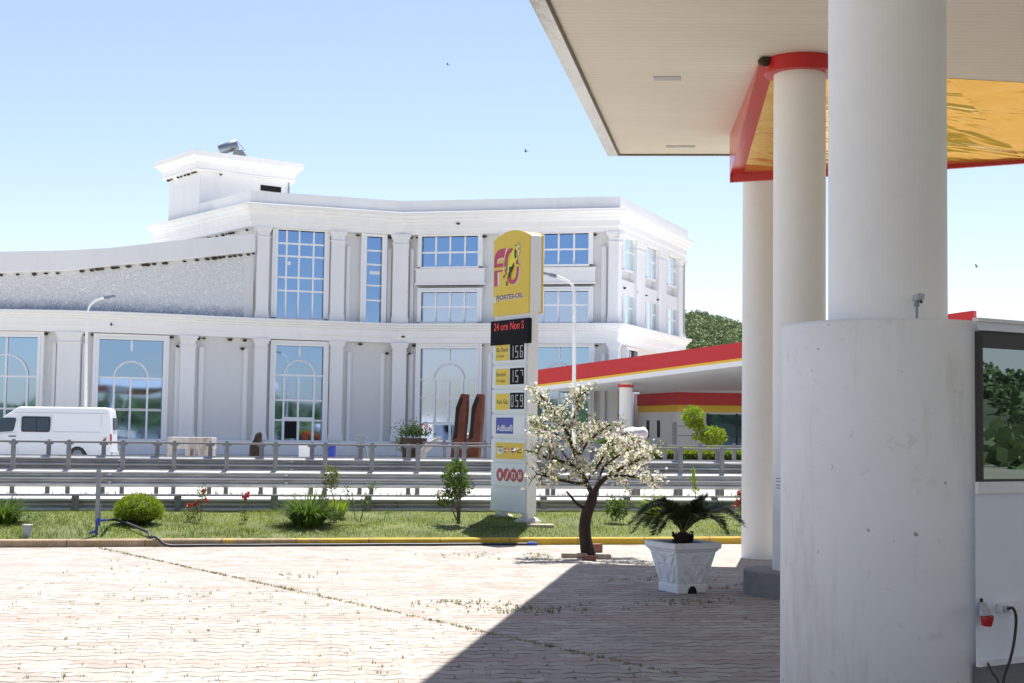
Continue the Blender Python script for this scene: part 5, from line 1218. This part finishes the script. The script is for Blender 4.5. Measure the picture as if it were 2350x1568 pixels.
# rows
f5 = lambda a, b: ((1430 + a / 2.753) / 1.2766, (990 + b / 2.753) / 1.2766)
rowb = [785.5] + [(990 + y / 2.753) / 1.2766 for y in (210, 408, 608, 806, 1003, 1206)] + [1177]
for k in range(7):
    z1 = SG.hit(1172, rowb[k] + 1)[1]; z0 = SG.hit(1172, rowb[k + 1] - .8)[1]; mb = MB(); SG.box(mb, .0, W - .06, z0 + .012, z1 - .012, .001, .026); o = mb.build('price_row', 'signwhite', t, bevel=.004)
    dd = .0265
    def plate(x0, y0, x1, y1, m, name, d=dd, th=.003):
        ua, za = SG.hit(*f5(x0, y0), d); ub, _ = SG.hit(*f5(x1, y0), d); _, zb2 = SG.hit(*f5(x0, y1), d); mb = MB(); SG.box(mb, ua, ub, zb2, za, d - .002, d + th); return mb.build(name, m, o), (ua, ub, zb2, za)
    if k < 3:
        yy = (0, 196, 394)[k]
        plate(62, 58 + yy, 168, 187 + yy, 'signyellow', 'fuel_name_plate'); dp = dd + .0035
        tw = [(('Blu Diesel', 84, 117, 160), ('10 ppm', 138, 166, 128)), (('Benzinë', 84, 117, 142), ('95 oktan', 140, 165, 138)), (('Auto Gaz', 102, 140, 158),)][k]
        for s_, ya, yb2, xr in tw: words(s_, [(68, ya + yy), (68, yb2 + yy), (xr, ya + yy)], 'ink', o, dp, f5)
        _, (ua, ub, za, zb3) = plate(177, 50 + yy, 291, 181 + yy, 'ledblack', 'digit_display')
        mb = MB(); dw = (ub - ua) / 3; hh = zb3 - za
        SEG = {'0': 'abcdef', '1': 'bc', '5': 'afgcd', '6': 'afgcde', '7': 'ab', '9': 'abfgcd'}
        for i, ch in enumerate(('156', '157', '059')[k]):
            x0 = ua + dw * (i + .22); x1 = ua + dw * (i + .82); y0 = za + hh * .12; y2 = za + hh * .88; y1 = (y0 + y2) / 2; w2_ = .022; h2 = .02
            box_ = {'a': (x0, x1, y2 - h2, y2), 'g': (x0, x1, y1 - h2 / 2, y1 + h2 / 2), 'd': (x0, x1, y0, y0 + h2), 'f': (x0, x0 + w2_, y1, y2), 'e': (x0, x0 + w2_, y0, y1), 'b': (x1 - w2_, x1, y1, y2), 'c': (x1 - w2_, x1, y0, y1)}
            for s_ in SEG[ch]: a_, b_, c_, d_ = box_[s_]; SG.box(mb, a_ + .002, b_ - .002, c_ + .002, d_ - .002, dd + .0035, dd + .006)
        mb.build('digits', 'segment', o)
    elif k == 3:
        plate(66, 643, 203, 772, 'adblue', 'blue_plate'); plate(205, 643, 292, 772, 'white', 'blank_plate')
        words('AdBlue®', [(72, 700), (72, 752), (198, 700)], 'white', o, dd + .0035, f5)
    elif k == 4:
        plate(62, 843, 292, 973, 'signyellow', 'card_plate'); plate(76, 880, 116, 934, 'white', 'card_mark', dd + .003); plate(76, 876, 116, 884, 'ink', 'card_mark', dd + .004)
        words('VISA', [(82, 893), (82, 918), (110, 893)], 'maestroblue', o, dd + .0075, f5)
        def disc(cx, cy, r, m, d, name='card_mark', a0=0, a1=360):
            u, z = SG.hit(*f5(cx, cy), d); q = [(u + r * math.cos(R(a0 + (a1 - a0) * i / 24)), z + r * math.sin(R(a0 + (a1 - a0) * i / 24))) for i in range(25 if a1 - a0 < 360 else 24)]; mb = MB(); SG.poly(mb, q, d, d + .002); return mb.build(name, m, o)
        disc(140, 907, .042, 'iconred', dd + .0035); disc(152, 907, .042, 'cardorange', dd + .006)
        disc(194, 908, .042, 'maestroblue', dd + .0035); disc(206, 908, .042, 'iconred', dd + .006)
        for a, b in ((132, 160), (186, 214)): plate(a, 903, b, 912, 'white', 'card_mark', dd + .009)
        words('e', [(232, 890), (232, 932), (250, 890)], 'ink', o, dd + .0035, f5); words('kas', [(250, 915), (250, 933), (270, 915)], 'ink', o, dd + .0035, f5)
    elif k == 5:
        for i, (cx, cy) in enumerate(((95, 1103), (150, 1105), (204, 1108), (258, 1112))):
            disc(cx, cy, .104, 'iconred', dd + .001, 'service_icon')
            sh_ = [[(88, 1082, 100, 1128), (100, 1092, 104, 1115), (86, 1124, 102, 1130)], [], [(191, 1085, 197, 1135), (211, 1085, 217, 1135), (197, 1085, 201, 1100)], [(244, 1082, 249, 1138), (252, 1105, 256, 1138), (263, 1085, 268, 1138), (249, 1112, 264, 1120)]][i]
            for a, b, c, d in sh_: plate(a, b, c, d, 'white', 'service_symbol', dd + .0045, .002)
            if i == 1:
                u, z = SG.hit(*f5(150, 1105), dd + .005); q = [(u - .05, z - .07), (u - .02, z - .075), (u + .045, z + .03), (u + .06, z + .06), (u + .03, z + .07), (u + .01, z + .02)]; mb = MB(); SG.poly(mb, q, dd + .004, dd + .006); mb.build('service_symbol', 'white', o)
# feet
for u in (.18, W - .12):
    mb = MB(); SG.box(mb, u - .09, u + .09, sbz - .25, zb_ + .01, -.15, -.03); mb.build('foot', 'white', t)
    mb = MB(); mb.blob(SG.pt(u, sbz + .0, -.1), (.24, .2, .12), 2, .25, 2, u); mb.build('concrete_footing', 'concrete', t)
mb = MB(); c = lawnpt(1226, 1208); mb.box((c.x - .12, c.y - .10, c.z - .1), (c.x + .30, c.y + .12, c.z + .035)); tag(mb.build('concrete_pad', 'stone', loc=c, bevel=.02), 'mossy concrete slab in the grass at the foot of the price sign', 'slab')

# ------------------------------------------------------------------ blossoming tree
TB = G(1350, 1279); TY = TB.y
t = thing('blossom_tree', 'small cherry tree full of cream white blossoms with a dark crooked trunk', 'tree', TB)
def tp_(q): return P(q[0], q[1], TY + (q[2] if len(q) > 2 else 0))
def smooth_(pts, rad, k=5):
    o = []; rr = []
    for i in range(len(pts) - 1):
        p0, p1, p2, p3 = pts[max(i - 1, 0)], pts[i], pts[i + 1], pts[min(i + 2, len(pts) - 1)]
        for j in range(k):
            s_ = j / k; o.append(.5 * ((2 * p1) + (p2 - p0) * s_ + (2 * p0 - 5 * p1 + 4 * p2 - p3) * s_ ** 2 + (3 * p1 - p0 - 3 * p2 + p3) * s_ ** 3)); rr.append(rad[i] + (rad[i + 1] - rad[i]) * s_)
    return o + [pts[-1]], rr + [rad[-1]]
tm = MB()
tr = [tp_(q) for q in ((1351, 1288), (1350, 1272), (1344, 1240), (1342, 1210), (1347, 1178), (1357, 1152), (1362, 1128))]
p_, r_ = smooth_(tr, [.115, .10, .082, .078, .078, .072, .058]); tm.tube(p_, r_, 12)
tm.build('trunk', 'bark', t, smooth=True)
LIMBS = [([(1360, 1135), (1378, 1108, -.1), (1405, 1086, -.15), (1440, 1068, -.1), (1470, 1053), (1492, 1040, .1)], .055, .012),
         ([(1390, 1097, -.1), (1425, 1091, -.25), (1465, 1097, -.35), (1502, 1102, -.4)], .035, .008),
         ([(1362, 1138), (1346, 1108, .1), (1332, 1080, .1), (1326, 1050, .15), (1342, 1020, .2), (1362, 992, .25)], .055, .010),
         ([(1340, 1096, .1), (1316, 1071, -.1), (1285, 1058, -.2), (1252, 1050, -.3), (1226, 1036, -.3)], .045, .010),
         ([(1328, 1062, .1), (1312, 1022), (1301, 990), (1284, 962), (1262, 936), (1240, 906)], .042, .008),
         ([(1302, 990), (1318, 956, .1), (1326, 925, .15), (1329, 908, .15)], .026, .007),
         ([(1345, 1105, .1), (1370, 1072, .3), (1388, 1042, .4), (1402, 1015, .45)], .035, .009),
         ([(1342, 1112), (1306, 1106, -.25), (1268, 1098, -.4), (1232, 1088, -.45)], .035, .009),
         ([(1308, 1010), (1280, 998, .2), (1250, 985, .3), (1228, 975, .3)], .024, .008),
         ([(1326, 1050, .1), (1352, 1012, -.1), (1380, 990, -.15), (1402, 972, -.2)], .028, .007),
         ([(1345, 1168), (1326, 1158, -.05), (1312, 1142, -.1), (1300, 1128, -.1)], .035, .012),
         ([(1365, 1125), (1385, 1075, .3), (1420, 1045, .4), (1445, 1030, .45)], .03, .008),
         ([(1400, 1090, -.1), (1440, 1060, .25), (1462, 1035, .35)], .022, .007),
         ([(1315, 1072, 0), (1285, 1030, .25), (1258, 1010, .3)], .025, .007)]
bm_ = MB(); fl_ = MB(); lf_ = MB()
def flower(p, r=.026):
    n = V((random.gauss(0, 1), random.gauss(-.4, 1), random.gauss(.3, 1))).normalized(); a = n.orthogonal().normalized(); a = Matrix.Rotation(random.uniform(0, 6.28), 3, n) @ a
    for k in range(5):
        d = Matrix.Rotation(k * 1.2566, 3, n) @ a; fl_.leaf(p, d + n * .45, r * .85, r, n)
def twig(p, d, l, r, depth):
    pts = [p]; q = p.copy(); dd = d.copy()
    for i in range(4):
        dd = (dd + V((random.gauss(0, .22), random.gauss(0, .22), random.gauss(.05, .2)))).normalized(); q = q + dd * l / 4; pts.append(q.copy())
    bm_.tube(pts, [r, r * .85, r * .7, r * .5, r * .3], 4)
    for q in pts[1:]:
        if depth == 0 or random.random() < .7:
            for k in range(random.randint(1, 3)): flower(q + V((random.gauss(0, .028), random.gauss(0, .028), random.gauss(0, .028))), random.uniform(.019, .028))
        if random.random() < .35:
            for k in range(2): lf_.leaf(q, V((random.gauss(0, 1), random.gauss(0, 1), random.gauss(.3, .7))), .022, .055)
    if depth > 0:
        for k in range(random.randint(1, 2)):
            twig(random.choice(pts[1:4]), (dd + V((random.gauss(0, .8), random.gauss(0, .8), random.gauss(0, .6)))).normalized(), l * .6, r * .6, depth - 1)
for pts, r0, r1 in LIMBS:
    r0_ = r0 * .75; P_ = [tp_(q) for q in pts]; n = len(P_); p_, r_ = smooth_(P_, [r0_ + (r1 - r0_) * i / (n - 1) for i in range(n)]); bm_.tube(p_, r_, 8)
    if r0 == .035 and pts[0][1] == 1168: continue
    for i, q in enumerate(p_):
        if i < len(p_) * .28: continue
        ax_ = (p_[min(i + 1, len(p_) - 1)] - p_[i - 1]).normalized()
        for k in range(1 if i % 3 else 2):
            d = (ax_ * .6 + V((random.gauss(0, .8), random.gauss(0, .8), random.gauss(.15, .7)))).normalized()
            twig(q, d, random.uniform(.12, .28), .008, 1)
bm_.build('branches', 'bark', t, smooth=True); fl_.build('blossoms', 'blossom', t); lf_.build('leaves', 'leafyellow', t)
for i, (px, py, a, m, lab) in enumerate(((1318, 1280, .1, 'stone', 'long pale stone edging the blossom tree on its sunny side'), (1352, 1286, -.05, 'brick', 'red brick before the blossom tree trunk'), (1385, 1283, .2, 'stone', 'mossy pale stone beside the red brick under the blossom tree'), (1366, 1268, .5, 'brick', 'dark brick leaning against the blossom tree trunk'))):
    c = G(px, py, 0); mb = MB(); w_ = .17 if m == 'stone' and i == 0 else .09
    mb.obox((c.x, c.y, .03 if i != 3 else .06), (math.cos(a), math.sin(a), 0), (-math.sin(a), math.cos(a), 0), (0, 0, 1), w_, .055, .03 if i != 3 else .06)
    tag(mb.build('edging_stone' if m == 'stone' else 'edging_brick', m, loc=c, bevel=.012), lab, 'stone' if m == 'stone' else 'brick')

# ------------------------------------------------------------------ planter and cycad
PB = G(1566, 1358); ang = R(27); hgt = P(1560, 1247, PB.y - .3).z
t = thing('planter', 'white square flared planter with raised scroll reliefs standing in the canopy shade', 'planter', (PB.x, PB.y, 0))
ex = V((math.cos(ang), math.sin(ang), 0)); ey = V((-math.sin(ang), math.cos(ang), 0))
def sq_(h, z):
    h *= 1.02
    return [V((PB.x, PB.y, z)) + ex * a * h + ey * b * h for a, b in ((-1, -1), (1, -1), (1, 1), (-1, 1))]
Ht = hgt
mb = MB()
sc_ = Ht / .53
mb.rings([sq_(h, z * sc_) for h, z in ((.172, .0), (.178, .01), (.180, .085), (.170, .09), (.245, .43), (.262, .445), (.268, .46), (.285, .468), (.288, .525), (.28, .53), (.25, .53), (.245, .50), (.0, .49))])
mb.build('pot', 'planter', t, bevel=.006)
rl = MB()
def face_pt(side, a, z):        # a in -1..1 across, z 0..1 up the flared wall
    h = 1.02 * (.170 + (.245 - .170) * z); zz_ = (.09 + .34 * z) * sc_
    o_, u_ = ((-ey, ex), (-ex, -ey), (ex, ey), (ey, -ex))[side]
    return V((PB.x, PB.y, zz_)) + o_ * (h + .003) + u_ * a * h
for side in range(4):
    def stroke(pts, r): 
        q = [face_pt(side, a, z) for a, z in pts]; q, rr = smooth_(q, [r * (.6 if i in (0, len(q) - 1) else 1) for i in range(len(q))], 4); rl.tube(q, rr, 6)
    circ = lambda cx, cz, rx, rz, n=14, a0=0, a1=360: [(cx + rx * math.cos(R(a0 + (a1 - a0) * k / n)), cz + rz * math.sin(R(a0 + (a1 - a0) * k / n))) for k in range(n + 1)]
    stroke(circ(0, .84, .17, .09), .010); stroke(circ(0, .84, .06, .035), .011)
    for s_ in (-1, 1):
        stroke(circ(s_ * .36, .30, .30, .24, 16, 130 if s_ > 0 else 50, -100 if s_ > 0 else 280), .011)
        stroke([(s_ * .10, .15), (s_ * .2, .35), (s_ * .45, .48), (s_ * .40, .36), (s_ * .28, .38)], .010)
        stroke([(s_ * .62, .30), (s_ * .55, .6), (s_ * .72, .80), (s_ * .85, .90)], .011); stroke([(s_ * .1, .6), (s_ * .35, .66), (s_ * .5, .62)], .010)
        stroke([(s_ * .8, .1), (s_ * .72, .35), (s_ * .82, .6)], .009); stroke([(s_ * .9, .97), (s_ * .6, .92), (s_ * .5, .97)], .012)
    stroke([(0, .05), (0, .3), (.0, .72)], .008)
rl.build('scroll_relief', 'planter', t, smooth=True)
mb = MB()
for o_, u_ in ((-ey, ex),):
    c_ = V((PB.x, PB.y, .002)) + o_ * (1.02 * .180); mb.prism([c_ + u_ * (.055 * math.cos(R(a))) + V((0, 0, .075 * math.sin(R(a)))) - o_ * .02 for a in range(0, 181, 15)], o_ * .024)
mb.build('foot_opening', 'dark', t)
mb = MB(); mb.poly(sq_(.246, .508 * sc_)); mb.build('soil', 'soil', t)
ct = thing('cycad', 'dark green sago palm with arching fronds growing in the white planter', 'palm', (PB.x, PB.y, .5 * sc_))
cb_ = V((PB.x, PB.y, .5 * sc_))
mb = MB(); mb.lathe([(.085, .0), (.10, .03), (.085, .08), (.05, .12), (.02, .13)], cb_, 14)
for k in range(90):
    a = random.uniform(0, 6.28); z = random.uniform(.0, .11); mb.leaf(cb_ + V((math.cos(a) * .085, math.sin(a) * .085, z)), (math.cos(a), math.sin(a), .9), .02, .05)
mb.build('trunk', 'bark', ct)
def frond(tip, mid, w=.135):
    top = cb_ + V((0, 0, .10)); m_ = P(*mid[:2], PB.y + mid[2]); e_ = P(*tip[:2], PB.y + tip[2])
    pts = [top.lerp(m_, 0)] ; cv = []
    for k in range(25):
        s_ = k / 24; cv.append(top * (1 - s_) ** 2 + m_ * 2 * s_ * (1 - s_) + e_ * s_ ** 2)
    rb = MB(); rb.tube(cv, [.009 * (1 - .8 * k / 24) for k in range(25)], 5)
    lm = MB()
    for k in range(4, 25):
        ax_ = (cv[min(k + 1, 24)] - cv[k - 1]).normalized(); side = ax_.cross(V((0, 0, 1))); side = side.normalized() if side.length > .1 else V((1, 0, 0)); up = side.cross(ax_)
        f_ = math.sin(min(1, (k - 2) / 22) * math.pi * .82) * .75 + .35
        for s_ in (-1, 1):
            for j in range(4):
                p = cv[k].lerp(cv[max(k - 1, 0)], j / 4); lm.leaf(p, side * s_ * .8 + ax_ * .55 + up * random.uniform(.05, .5), .014, w * f_ * random.uniform(.9, 1.1), up)
    o = lm.build('frond', 'cycad', ct); rb.build('rib', 'rib', o)
for tip, mid in (((1463, 1207, -.1), (1520, 1120, -.1)), ((1478, 1195, .25), (1530, 1130, .2)), ((1500, 1210, -.35), (1530, 1150, -.3)), ((1510, 1163, .3), (1550, 1150, .2)), ((1545, 1172, -.3), (1560, 1190, -.15)), ((1562, 1178, .35), (1570, 1180, .2)), ((1590, 1172, -.25), (1580, 1190, -.1)), ((1616, 1152, .1), (1592, 1175, .1)), ((1608, 1156, -.15), (1588, 1180, -.1)), ((1663, 1168, .3), (1610, 1165, .2)), ((1689, 1208, -.1), (1640, 1135, -.05)), ((1680, 1200, .25), (1630, 1150, .2)), ((1645, 1205, -.4), (1615, 1150, -.3)), ((1535, 1190, -.4), (1555, 1165, -.3)), ((1470, 1222, .1), (1522, 1135, .1)), ((1490, 1180, -.2), (1530, 1118, -.15)), ((1515, 1225, -.3), (1535, 1165, -.25)), ((1655, 1225, -.2), (1625, 1160, -.15)), ((1640, 1172, .3), (1605, 1160, .2)), ((1560, 1190, .4), (1568, 1160, .3)), ((1600, 1195, -.4), (1590, 1165, -.25))):
    frond((1575 + (tip[0] - 1575) * 1.12, 1238 + (tip[1] - 1238) * 1.10, tip[2]), (1575 + (mid[0] - 1575) * 1.08, mid[1] - 8, mid[2]))

# ------------------------------------------------------------------ the canopy overhead
FLc = P(1395, 357, 20.4); H = FLc.z
def onH(px, py, z=None):
    w = ray(px, py); return C0 + w * (((H if z is None else z) - CH) / w.z)
ta = thing('station_canopy', 'large filling station canopy with cream slatted soffit and white round columns overhead', 'canopy', (FLc.x, FLc.y, 0))
o0 = FLc; o1 = onH(1215, 0); dl = (o1 - o0).normalized(); oN = o0 + dl * 27
fr = onH(1685, 357); de = (fr - o0).normalized(); oF = o0 + de * 19
ins = .17
i0 = V((o0.x, o0.y, H)) + dl * .10 + de * ins; iN = oN + de * ins; iF = oF + dl * .10
oR = oF + dl * 27
mb = MB(); mb.poly([i0, iF, oR, iN]); mb.build('soffit', 'soffit', ta)
mb = MB()
for a, b, c, d in ((o0, i0, iN, oN), (o0, oF, iF, i0)): mb.hexa([a - V((0, 0, .012)), b - V((0, 0, .012)), c - V((0, 0, .012)), d - V((0, 0, .012)), a + V((0, 0, .05)), b + V((0, 0, .05)), c + V((0, 0, .05)), d + V((0, 0, .05))])
mb.build('metal_lip', 'silver', ta)
mb = MB(); mb.tube([i0 - V((0, 0, .012)), iN - V((0, 0, .012))], .018, 6); mb.tube([i0 - V((0, 0, .012)), iF - V((0, 0, .012))], .012, 6); mb.build('edge_trim', 'soffit_edge', ta)
up = V((0, 0, .85)); th_ = .12
mb = MB(); mb.prism([o0 + V((0, 0, .052)), oN + V((0, 0, .052)), oN + up, o0 + up], de * th_); mb.build('fascia', 'white', ta)
mb = MB(); mb.prism([o0 + de * .125 + V((0, 0, .052)), oF + V((0, 0, .052)), oF + up, o0 + de * .125 + up], dl * th_); mb.build('fascia', 'white', ta)
mb = MB(); z_ = V((0, 0, .5)); mb.poly([o0 + z_, oF + z_, oR + z_, oN + z_]); mb.build('roof', 'greybox', ta)
for px, py in ((1955, 229),):
    c = onH(px / 1.2766, py / 1.2766); mb = MB(); mb.obox(c - V((0, 0, .004)), de, dl, (0, 0, 1), .15, .08, .006); mb.build('soffit_hatch', 'galv', ta)
c = onH(1562, 336); mb = MB(); mb.obox(c - V((0, 0, .004)), de, dl, (0, 0, 1), .2, .05, .006); mb.build('soffit_hatch', 'galv', ta)
# columns
def column(px, Y, r, ztop, n=72):
    c = P(px, HZ(px), Y); mb = MB(); mb.lathe([(r, 0), (r, ztop)], (c.x, c.y, 0), n); o = mb.build('column', 'column', ta); return c, o
ZB = 5.01
cf, of_ = column(2037, 6.73, .275, H)
cm_, om_ = column(1834, 15.0, .275, H)
cb2, ob2 = column(1749.5, 19.25, .275, H)
mb = MB(); pz = P(2030, 730, 6.25).z
mb.lathe([(.497, -.02), (.497, pz - .02), (.485, pz), (.27, pz + .005)], (cf.x, cf.y, 0), 96); mb.build('column_casing', 'pillar', ta, smooth=True)
mb = MB(); mb.lathe([(.575, 0), (.575, .24), (.565, .25), (.27, .252)], (cm_.x, cm_.y, 0), 72); mb.build('column_plinth', 'plinthgrey', ta)
mb = MB(); mb.lathe([(.276, H - .16), (.36, H - .158), (.372, H - .15), (.372, H - .004)], (cm_.x, cm_.y, 0), 48); mb.build('collar', 'red', ta)
# sticker on middle column: faint printed lines
mb = MB()
for k, (z, w_) in enumerate(((1.20, .16), (1.17, .2), (1.13, .12), (1.10, .18))):
    a0 = R(200); mb.rings([[V((cm_.x + .2765 * math.cos(a0 + i * w_ * .5), cm_.y + .2765 * math.sin(a0 + i * w_ * .5), z + q)) for i in range(7)] for q in (0, .012)], cap=False, closed=False)
mb.build('sticker', 'greybox', om_)
# sloping golden beam box between the columns
Hs = H - .004
T = [onH(1748, 143, Hs), onH(2173, 180, Hs), onH(2350, 190, Hs)]; T.append(T[2] + (T[2] - T[1]) * 5)
Bt = [onH(1681, 418, ZB), onH(2168, 388, ZB), onH(2350, 375, ZB)]; Bt.append(Bt[2] + (Bt[2] - Bt[1]) * 4)
SD = [.13, .06, .045, .04]; st_ = SD[0]
mb = MB()
for k in range(3): mb.quad(T[k], T[k + 1], Bt[k + 1] + V((0, 0, SD[k + 1])), Bt[k] + V((0, 0, SD[k])))
gb = mb.build('golden_beam_panel', 'gold', ta)
mb = MB()
for k in range(3):
    a, b = Bt[k], Bt[k + 1]; q = V((0, .06, 0)); mb.hexa([a, b, b + q, a + q, a + V((0, 0, SD[k])), b + V((0, 0, SD[k + 1])), b + q + V((0, 0, SD[k + 1])), a + q + V((0, 0, SD[k]))])
mb.build('red_beam_edge', 'redglossy', ta)
mb = MB()
for k in range(3): mb.quad(Bt[k] + V((0, .06, st_)), Bt[k + 1] + V((0, .06, st_)), V((Bt[k + 1].x, Bt[k + 1].y + .06, H)), V((Bt[k].x, Bt[k].y + .06, H)))
mb.build('beam_back', 'white', ta)
mb = MB(); a = T[0]; b = V((Bt[0].x, Bt[0].y + .06, Hs)); c = Bt[0] + V((0, .06, 0)); d = Bt[0]
mb.prism([a, b, c, d, d + V((0, 0, st_))], (-.03, 0, 0))
s0 = T[0]; s1 = Bt[0] + V((0, 0, st_)); dn = (s1 - s0).cross(V((1, 0, 0))).normalized()
dn = dn if dn.y < 0 else -dn
mb.hexa([s0 - V((.03, 0, 0)), s0 + V((.14, 0, 0)), s1 + V((.14, 0, 0)), s1 - V((.03, 0, 0)), s0 - V((.03, 0, 0)) + dn * .03, s0 + V((.14, 0, 0)) + dn * .03, s1 + V((.14, 0, 0)) + dn * .03, s1 - V((.03, 0, 0)) + dn * .03])
mb.build('red_beam_end', 'redglossy', ta)
nest_c = cm_ + V((-.40, -.12, 0)); o = NEST.copy(); COL.objects.link(o); o.location = (nest_c.x, nest_c.y, H - .03); o.scale = (.55, .5, .75)
if 'group' in o: del o['group']
tag(o, 'large mud nest under the cream soffit against the red column collar', 'bird nest')
# small floodlight on the casing
c = P(2104, 728, 6.36); t = thing('floodlight', 'small pale floodlight on a short stem atop the stained column casing', 'floodlight', (c.x, c.y, pz))
mb = MB(); mb.tube([(c.x, c.y, pz - .005), (c.x, c.y, P(2104, 694, 6.36).z)], .006, 8); mb.tube([(c.x, c.y, P(2104, 704, 6.36).z), (c.x, c.y, P(2104, 692, 6.36).z)], .012, 10); mb.build('stem', 'steel', t)
a = P(2099, 690, 6.36); b = P(2118, 674, 6.36); mb = MB(); mb.hexa([(a.x, c.y - .03, a.z), (b.x - .004, c.y - .03, a.z), (b.x - .004, c.y + .05, a.z), (a.x, c.y + .05, a.z), (a.x + .004, c.y - .035, b.z), (b.x, c.y - .035, b.z - .004), (b.x, c.y + .05, b.z), (a.x + .004, c.y + .05, b.z)]); mb.build('lamp_body', 'greybox', t, bevel=.005)
q = P(2114, 692, 6.34); mb = MB(); mb.blob((q.x, q.y, q.z - .002), .008, 1, 0); mb.build('sensor', 'black', t)

# ------------------------------------------------------------------ kiosk
KA, KB = P(2236.5, 985, 6.25), P(2350, 985, 6.42); KS = Seg(KA, KB); kw = 2.4
t = thing('kiosk', 'white panelled kiosk with dark framed window next to the stained column casing', 'kiosk', KS.pt(kw / 2, 0, -1))
kz = lambda y, px=2242, d=0: KS.hit(px, y, d)[1]
ku = lambda px, d=0: KS.hit(px, 985, d)[0]
zT, zW1, zW0, zP = kz(737), kz(758), kz(1107), kz(1530)
KBK = V((.75, 1.5, 0))
def kblock(mb, z0, z1, d, ins=0.0):
    a = KS.pt(ins, z0, d); b = KS.pt(kw - ins, z0, d); mb.prism([a, b, b + KBK, a + KBK], (0, 0, z1 - z0))
mb = MB(); kblock(mb, zW1, zT, .02); kblock(mb, zP, zW0, 0); mb.build('panel', 'kiosk', t)
mb = MB(); kblock(mb, zW0, zW1, -.05, .02); mb.build('inner_wall', 'dark', t)
mb = MB(); KS.box(mb, 0, kw, kz(1133), zW0 + .002, 0.001, .018); KS.box(mb, 0, kw, zP, kz(1518), .001, .02); KS.box(mb, -.01, kw + .02, zT - .004, zT + .012, .0, .035); mb.build('trim_rail', 'white', t)
mb = MB(); kblock(mb, 0, zP - .002, -.03, .02); mb.build('base', 'plinthgrey', t)
mb = MB(); KS.box(mb, .058, ku(2259), zW0, zW1, -.05, -.005); KS.box(mb, ku(2259), kw, kz(796), zW1, -.05, -.005); KS.box(mb, ku(2259), kw, zW0, zW0 + .012, -.05, -.006); KS.box(mb, kw - .06, kw, zW0, zW1, -.05, -.004)
w_ = mb.build('window', 'kioskframe', t)
mb = MB(); KS.box(mb, ku(2258), kw - .03, zW0 + .01, kz(794), -.045, -.02); mb.build('pane', 'glasskiosk', w_)
def kp(px, py, d): u, z = KS.hit(px, py, d); return KS.pt(u, z, d)
so_ = kp(2260, 1400, .0); t = thing('industrial_socket', 'grey industrial socket with red plug face mounted on the kiosk wall', 'socket', so_)
mb = MB(); mb.rings([[kp(2260 + rx * math.cos(2 * math.pi * k / 16) + ox, y, .001 + dd * (.5 - .5 * math.sin(2 * math.pi * k / 16)) ) for k in range(16)] for y, rx, dd, ox in ((1381, 3, .02, -5), (1384, 7, .04, -4), (1392, 10, .05, -2), (1404, 13, .07, 0), (1414, 15, .09, 1))]); mb.build('housing', 'greybox', t, smooth=True)
mb = MB(); a = kp(2266, 1412, .05); b = kp(2264, 1436, .045); mb.tube([a, a.lerp(b, .3), b], [.027, .028, .022], 16); mb.build('plug_face', 'iconred', t)
mb = MB(); mb.tube([kp(2253, 1383, .02), kp(2252, 1374, .02)], .007, 8); mb.build('cable_gland', 'black', t)
so_ = kp(2303, 1398, 0); t = thing('socket_box', 'white double socket box with plugged in cable on the kiosk wall', 'socket', so_)
mb = MB(); u0, u1 = ku(2283), ku(2326); KS.box(mb, u0, u1, kz(1409), kz(1387), .001, .035); mb.build('box', 'white', t, bevel=.004)
mb = MB(); mb.tube([kp(2312, 1397, .03), kp(2312, 1397, .065)], .014, 12); mb.build('plug', 'greybox', t)
cbp = [kp(x, y, d) for x, y, d in ((2313, 1397, .07), (2324, 1396, .10), (2331, 1412, .09), (2331, 1440, .07), (2326, 1480, .06), (2318, 1515, .06), (2308, 1545, .07), (2302, 1575, .09), (2296, 1640, .1))]
p_, r_ = smooth_(cbp, [.0065] * len(cbp)); mb = MB(); mb.tube(p_, r_, 8); tag(mb.build('power_cable', 'hose', loc=cbp[0], smooth=True), 'thick black cable hanging from the white socket box', 'cable')
cbp = [kp(x, y, d) for x, y, d in ((2264, 1519, .002), (2267, 1523, .02), (2278, 1545, .05), (2290, 1562, .06), (2300, 1600, .08))]
p_, r_ = smooth_(cbp, [.005] * len(cbp)); mb = MB(); mb.tube(p_, r_, 8); tag(mb.build('power_cable', 'hose', loc=cbp[0], smooth=True), 'thin cable coming out low in the kiosk panel', 'cable')

# ------------------------------------------------------------------ birds in the sky
for px, py, Y, lab in ((1206, 347, 70, 'tiny dark bird gliding in the sky above the building roof'), (1027, 148, 90, 'faint tiny bird highest in the open sky'), (2240, 611, 70, 'tiny dark bird in the sky over the kiosk'), (255, 745, 68, 'tiny dark bird flying in front of the storey ledge')):
    c = P(px, py, Y); mb = MB(); s_ = .8
    mb.blob(c, (.10 * s_, .03, .028), 1, 0); mb.leaf(c + V((.08, 0, 0)), (1, 0, -.2), .04, .08, (0, 1, 0))
    mb.add([c + V((-.03, 0, .02)), c + V((.05, 0, .02)), c + V((.02, .02, .09)), c + V((-.05, .04, .11))], [(0, 1, 2, 3)]); mb.add([c + V((-.03, 0, .02)), c + V((.05, 0, .02)), c + V((.06, -.02, -.06)), c + V((.0, -.04, -.08))], [(0, 1, 2, 3)])
    tag(mb.build('bird', 'ink', loc=c), lab, 'bird', 'birds in flight')
